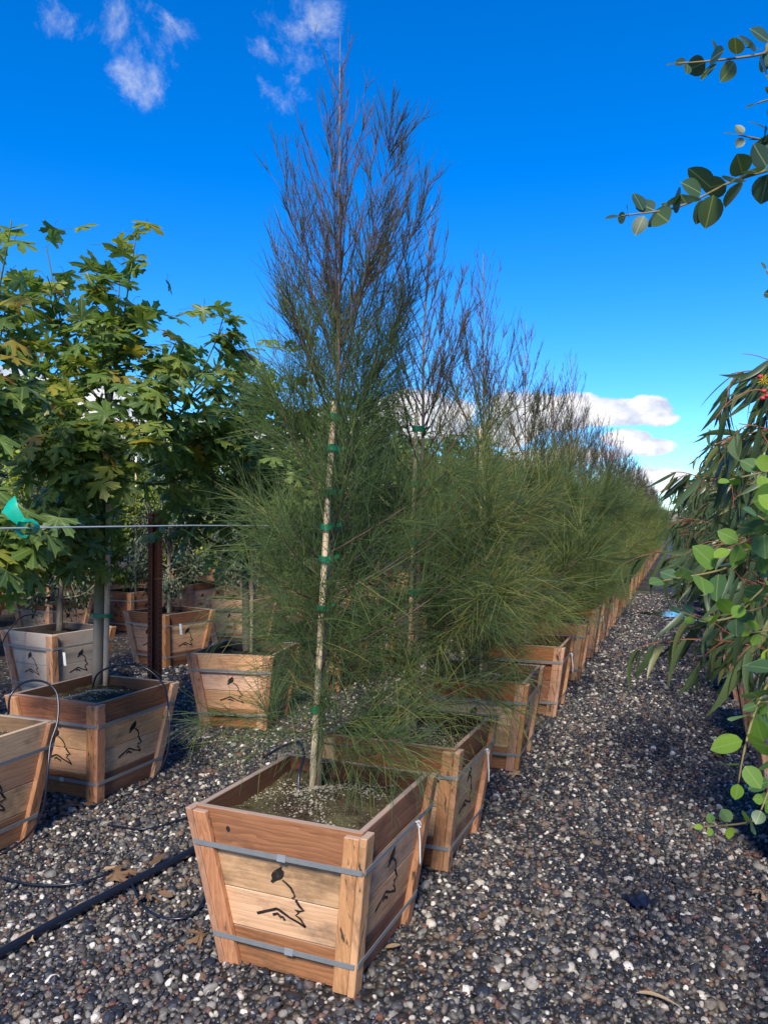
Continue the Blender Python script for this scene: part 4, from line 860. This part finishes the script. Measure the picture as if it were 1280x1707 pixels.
for pts_, nl_, sz_, rz_ in (
    ([(1330, 885, 1.66), (1280, 915, 1.64), (1200, 950, 1.6), (1105, 968, 1.55)], 9, .062, .75), ([(1340, 830, 1.6), (1280, 880, 1.6), (1215, 915, 1.58)], 6, .072, .85),
    ([(1330, 770, 1.75), (1280, 785, 1.72), (1215, 800, 1.7)], 6, .05, 1.0), ([(1330, 990, 1.7), (1270, 1012, 1.7), (1190, 1035, 1.7), (1135, 1020, 1.7)], 8, .052, .7),
    ([(1330, 940, 1.62), (1290, 965, 1.6), (1240, 1010, 1.6)], 5, .062, .75), ([(1320, 1080, 1.7), (1285, 1130, 1.65), (1258, 1185, 1.6), (1240, 1250, 1.55), (1230, 1305, 1.55)], 9, .068, .5),
    ([(1330, 1330, 1.75), (1290, 1355, 1.7), (1240, 1372, 1.7), (1172, 1378, 1.7)], 8, .040, .25), ([(1320, 1220, 1.7), (1295, 1280, 1.65), (1268, 1350, 1.6)], 6, .062, .4),
    ([(1330, 860, 1.5), (1300, 880, 1.5), (1262, 860, 1.5)], 4, .06, .9), ([(1330, 1120, 1.6), (1300, 1160, 1.6), (1262, 1175, 1.6)], 4, .06, .5), ([(1330, 1060, 1.7), (1300, 1050, 1.7), (1250, 1055, 1.7)], 4, .05, .6)):
    spray(pts_, nl_, sz_, RND_M, rz_)
spray([(1330, 520, 1.7), (1300, 490, 1.7), (1276, 450, 1.7)], 3, .04, RDK_M, 1.3)

# ------------------------------------------------------------------ posts, wires, ribbon
def upost():
    prof = [(-.028, 0), (-.010, 0), (-.008, .022), (.008, .022), (.010, 0), (.028, 0), (.028, .004), (.013, .004), (.011, .027), (-.011, .027), (-.013, .004), (-.028, .004)]
    V = []; n = len(prof); hs = np.linspace(0, 1.57, 6)
    for h in hs: V += [(x*2.0, y*2, h) for x, y in prof]
    F = []
    for l in range(5):
        for q in range(n): F.append((l*n+q, l*n+(q+1) % n, (l+1)*n+(q+1) % n, (l+1)*n+q))
    return np.array(V), np.array(F), [tuple(range(5*n, 6*n))]
d_ = 6.1; pb = G(258, 870+1.5*1270/6.1); po = thing('steel_post', 'rusty perforated steel channel post carrying the trellis wire', 'post', (pb.x, pb.y, 0), R(12))
V, F, cap = upost(); ob('channel', mk('channel', V, [F, np.array(cap)], [M['rust']], False), po)
parts = []
for q in range(38):
    th = np.linspace(0, 2*np.pi, 8, endpoint=False)
    for sx_ in (-.040, .040): V = np.array([(sx_+.006*math.cos(a_), -.0012, .08+q*.038+.008*math.sin(a_)) for a_ in th]); parts.append((V, [np.arange(8)[None]]))
V, F = join(parts); o = ob('perforations', mk('perforations', V, F, [M['hole']], False), po); o['kind'] = 'stuff'
def wood_post(x, y, h, label):
    a = .058; p = [(-a, -a), (a, -a), (a, a), (-a, a)]; me = prism([(u_, v_, 0) for u_, v_ in p]+[(u_*.97, v_*.97, h) for u_, v_ in p], .008, [M['oldpost']], 'wooden_post')
    return tag(ob('wooden_post', me, None, (x, y, 0), (0, .01, -HEAD)), label, 'post')
q = G(725, 1192); wood_post(q.x, q.y, 1.55, 'dark weathered timber post behind the second she-oak')
def wire_along(n_, a0, a1, z, label, sag=.01, r=.0022):
    pts = []
    for f in np.linspace(0, 1, 24): aa = a0+(a1-a0)*f; x, y = un(aa, n_); pts.append((x, y, z-sag*math.sin(math.pi*((f*4) % 1))))
    V, F = tube1(pts, r, 6); return tag(ob('trellis_wire', mk('trellis_wire', V, F, [M['wire']]), None), label, 'wire')
nA = float(np.array((q.x, q.y))@N_)-.03
wire_along(nA, -1.5, 14, 1.487, 'taut galvanised wire with a teal ribbon, between the first and second rows', .01, .003)
wire_along(float(np.array((pb.x, pb.y))@N_)+.05, 1, 16, 1.535, 'thin galvanised wire fixed to the top of the rusty steel post', .012, .002)
# ribbon
wc = P(46, 872, 2.35)
vx = -.0; dd = pdir(46, 872)
den = dd.x*N_[0]+dd.y*N_[1]; wc = Vector((0, 0, CAM_H))+dd*(nA/den); wc.z = 1.487
rb = thing('ribbon', 'teal plastic ribbon knotted on the galvanised wire', 'ribbon', wc, 0)
rr2 = np.random.default_rng(5); V = []; 
for a_ in range(15):
    th = 2*math.pi*a_/14
    for b_, w_ in enumerate((-.024, -.008, .010, .026)): V.append((.028*math.cos(th)*(1+.2*math.sin(2*th)), w_*.8+.004*math.sin(5*th+b_), .024*math.sin(th)*(1+.25*math.sin(3*th+b_))-.006))
F = [(a_*4+b_, a_*4+b_+1, (a_+1)*4+b_+1, (a_+1)*4+b_) for a_ in range(14) for b_ in range(3)]
ob('knot', mk('knot', np.array(V), np.array(F), [M['ribbon']]), rb)
tl = [(-.006, 0, .004), (-.022, -.004, .022), (-.036, -.012, .042), (-.048, -.008, .062), (-.060, .002, .070)]; V = []
for k_, (a_, b_, c__) in enumerate(tl): ww = .010+.005*k_; V += [(a_-ww*.6, b_, c__-ww), (a_+.003, b_-.006, c__), (a_+ww*.75, b_, c__+ww*.7)]
F = [(3*k_+b_, 3*k_+b_+1, 3*k_+b_+4, 3*k_+b_+3) for k_ in range(4) for b_ in range(2)]
ob('tail', mk('tail', np.array(V), np.array(F), [M['ribbon']]), rb)

# ------------------------------------------------------------------ hoses
def hose(name, pts, r, label, n=60, cat='hose', mt='hose'):
    V, F = tube1(pts, r, 8, n); return tag(ob(name, mk(name, V, F, [M[mt]]), None), label, cat)
hp = [G(-160, 1690, .024), G(0, 1590, .026), G(110, 1528, .024), G(220, 1470, .028), G(340, 1406, .026)]; e_ = hp[-1]
hp += [e_+Vector((.45, 1.1, 0)), e_+Vector((.98, 2.5, 0)), e_+Vector((1.9, 4.9, 0))]
hose('irrigation_pipe', hp, .0165, 'thick blue-black poly pipe lying on the gravel beside the head box', 90, 'pipe')
lp = [G(0, 1462, .02), G(60, 1475, .016), G(130, 1472, .02), G(205, 1452, .018), G(222, 1478, .03), G(240, 1512, .018), G(280, 1531, .014), G(325, 1522, .016), G(350, 1475, .018), G(352, 1440, .02)]
hose('drip_tube', lp, .005, 'thin black drip tube coiled under the blue-black pipe', 80)
lp = [G(180, 1375, .016), G(240, 1382, .02), G(290, 1370, .016), G(345, 1350, .02)]; hose('drip_tube', lp, .0045, 'thin black drip tube behind the blue-black pipe', 30)
lp = [P(155, 1145, 4.4), P(165, 1122, 4.3), P(200, 1108, 4.3), P(240, 1112, 4.35), P(272, 1140, 4.3), P(281, 1178, 4.15), P(283, 1215, 4.1), P(278, 1260, 4.08), P(255, 1300, 4.1), G(225, 1318, .012), G(180, 1345, .012)]
hose('drip_tube', lp, .0055, 'black drip tube arching out of the two-faced box and down its side', 70)
lp = [P(15, 1190, 3.3), P(18, 1160, 3.3), P(40, 1138, 3.35), P(72, 1136, 3.4), P(95, 1155, 3.4), P(97, 1200, 3.35), P(85, 1240, 3.3), P(80, 1290, 3.25), P(72, 1350, 3.25), P(50, 1390, 3.3), G(10, 1420, .012), G(-40, 1432, .012)]
hose('drip_tube', lp, .005, 'black drip tube looped over the corner box rim', 70)
lp = [P(0, 1090, 6.3), P(10, 1060, 6.3), P(35, 1030, 6.4), P(60, 1025, 6.5), P(75, 1036, 6.5)]; hose('drip_tube', lp, .006, 'black drip tube arching over the whitish box', 40)
lp = [P(235, 1108, 6.9), P(250, 1090, 6.2), P(225, 1070, 6.6)]; 
st1 = G(497, 1325, .49); hose('drip_tube', [P(497, 1330, 2.78), P(499, 1290, 2.82), P(507, 1262, 2.88), P(498, 1238, 2.95), P(470, 1245, 3.05), P(440, 1262, 3.1)], .0055, 'black drip tube bent beside the tall she-oak trunk', 30)

# ------------------------------------------------------------------ litter
M['tanleaf'] = leafmat('tan_leaf', [(0, (.42, .30, .17)), (1, (.58, .45, .28))], .7, .1)
LIT_M = [mk('dry_leaf', v*np.array([1, 1, 1])+np.array([0, 0, 0]), f, [M['litter']]) for v, f in (leaf_strip(11, 1, .14, .5), leaf_lobed(9), leaf_oval(5, .5))]
def litter(px, py, size, kind, rz, label, tilt=.2):
    p = G(px, py, .025); o = ob('fallen_leaf', LIT_M[kind], None, p, (tilt, -tilt*.6, rz), size); return tag(o, label, 'leaf')
LIT_M[0].materials[0] = M['tanleaf']; LIT_M.append(LIT_M[0])
litter(1060, 1655, .13, 0, R(-100), 'curled tan fallen leaf alone on the aisle gravel', .1)
litter(640, 1580, .06, 2, R(-80), 'pale fallen leaf beside the head box foot', .15)
litter(800, 1532, .05, 2, R(-40), 'small grey fallen leaf on the aisle gravel')
for q, (px, py, k_, s_) in enumerate(((190, 1465, 1, .085), (205, 1448, 1, .07), (240, 1490, 1, .06), (250, 1445, 2, .07), (340, 1560, 1, .055), (150, 1500, 1, .05), (30, 1560, 1, .06), (120, 1342, 1, .06), (160, 1340, 2, .06), (905, 1425, 2, .05), (860, 1290, 1, .05), (1270, 1485, 1, .05),
                                      (1190, 1255, 1, .06), (1150, 1212, 2, .05), (290, 1495, 2, .05))):
    lb = 'crisp brown fallen leaf beside the blue-black pipe' if q in (0, 1, 2, 3, 5, 6, 14) else {4: 'brown fallen leaf against the head box left corner', 7: 'brown fallen leaf under the two-faced box', 8: 'narrow brown fallen leaf at the foot of the two-faced box', 9: 'brown fallen leaf on gravel past the second she-oak box',
        10: 'lobed brown leaf at the foot of the third she-oak box', 11: 'lobed brown leaf on gravel under the round-leaved spray', 12: 'lobed brown leaf at the foot of the eucalyptus box', 13: 'narrow brown leaf below the drooping eucalyptus'}[q]
    o = litter(px, py, s_*1.35, k_, q*1.9, lb, .35)
    if 'pipe' in lb: o['group'] = 'brown leaves by the pipe'
# torn black film
r_ = np.random.default_rng(8); V = []; n = 6
for a_ in range(n):
    for b_ in range(n): V.append(((a_/5-.5)*.085+r_.normal(0, .006), (b_/5-.5)*.09+r_.normal(0, .006), .018+.035*math.exp(-((a_-2.5)**2+(b_-2)**2)/3)+r_.normal(0, .007)))
F = [(a_*n+b_, (a_+1)*n+b_, (a_+1)*n+b_+1, a_*n+b_+1) for a_ in range(n-1) for b_ in range(n-1)]
tag(ob('plastic_scrap', mk('plastic_scrap', np.array(V), np.array(F), [M['trash']], False), None, G(1062, 1508, .004), (0, 0, .4)), 'crumpled black plastic scrap on the aisle gravel', 'scrap')
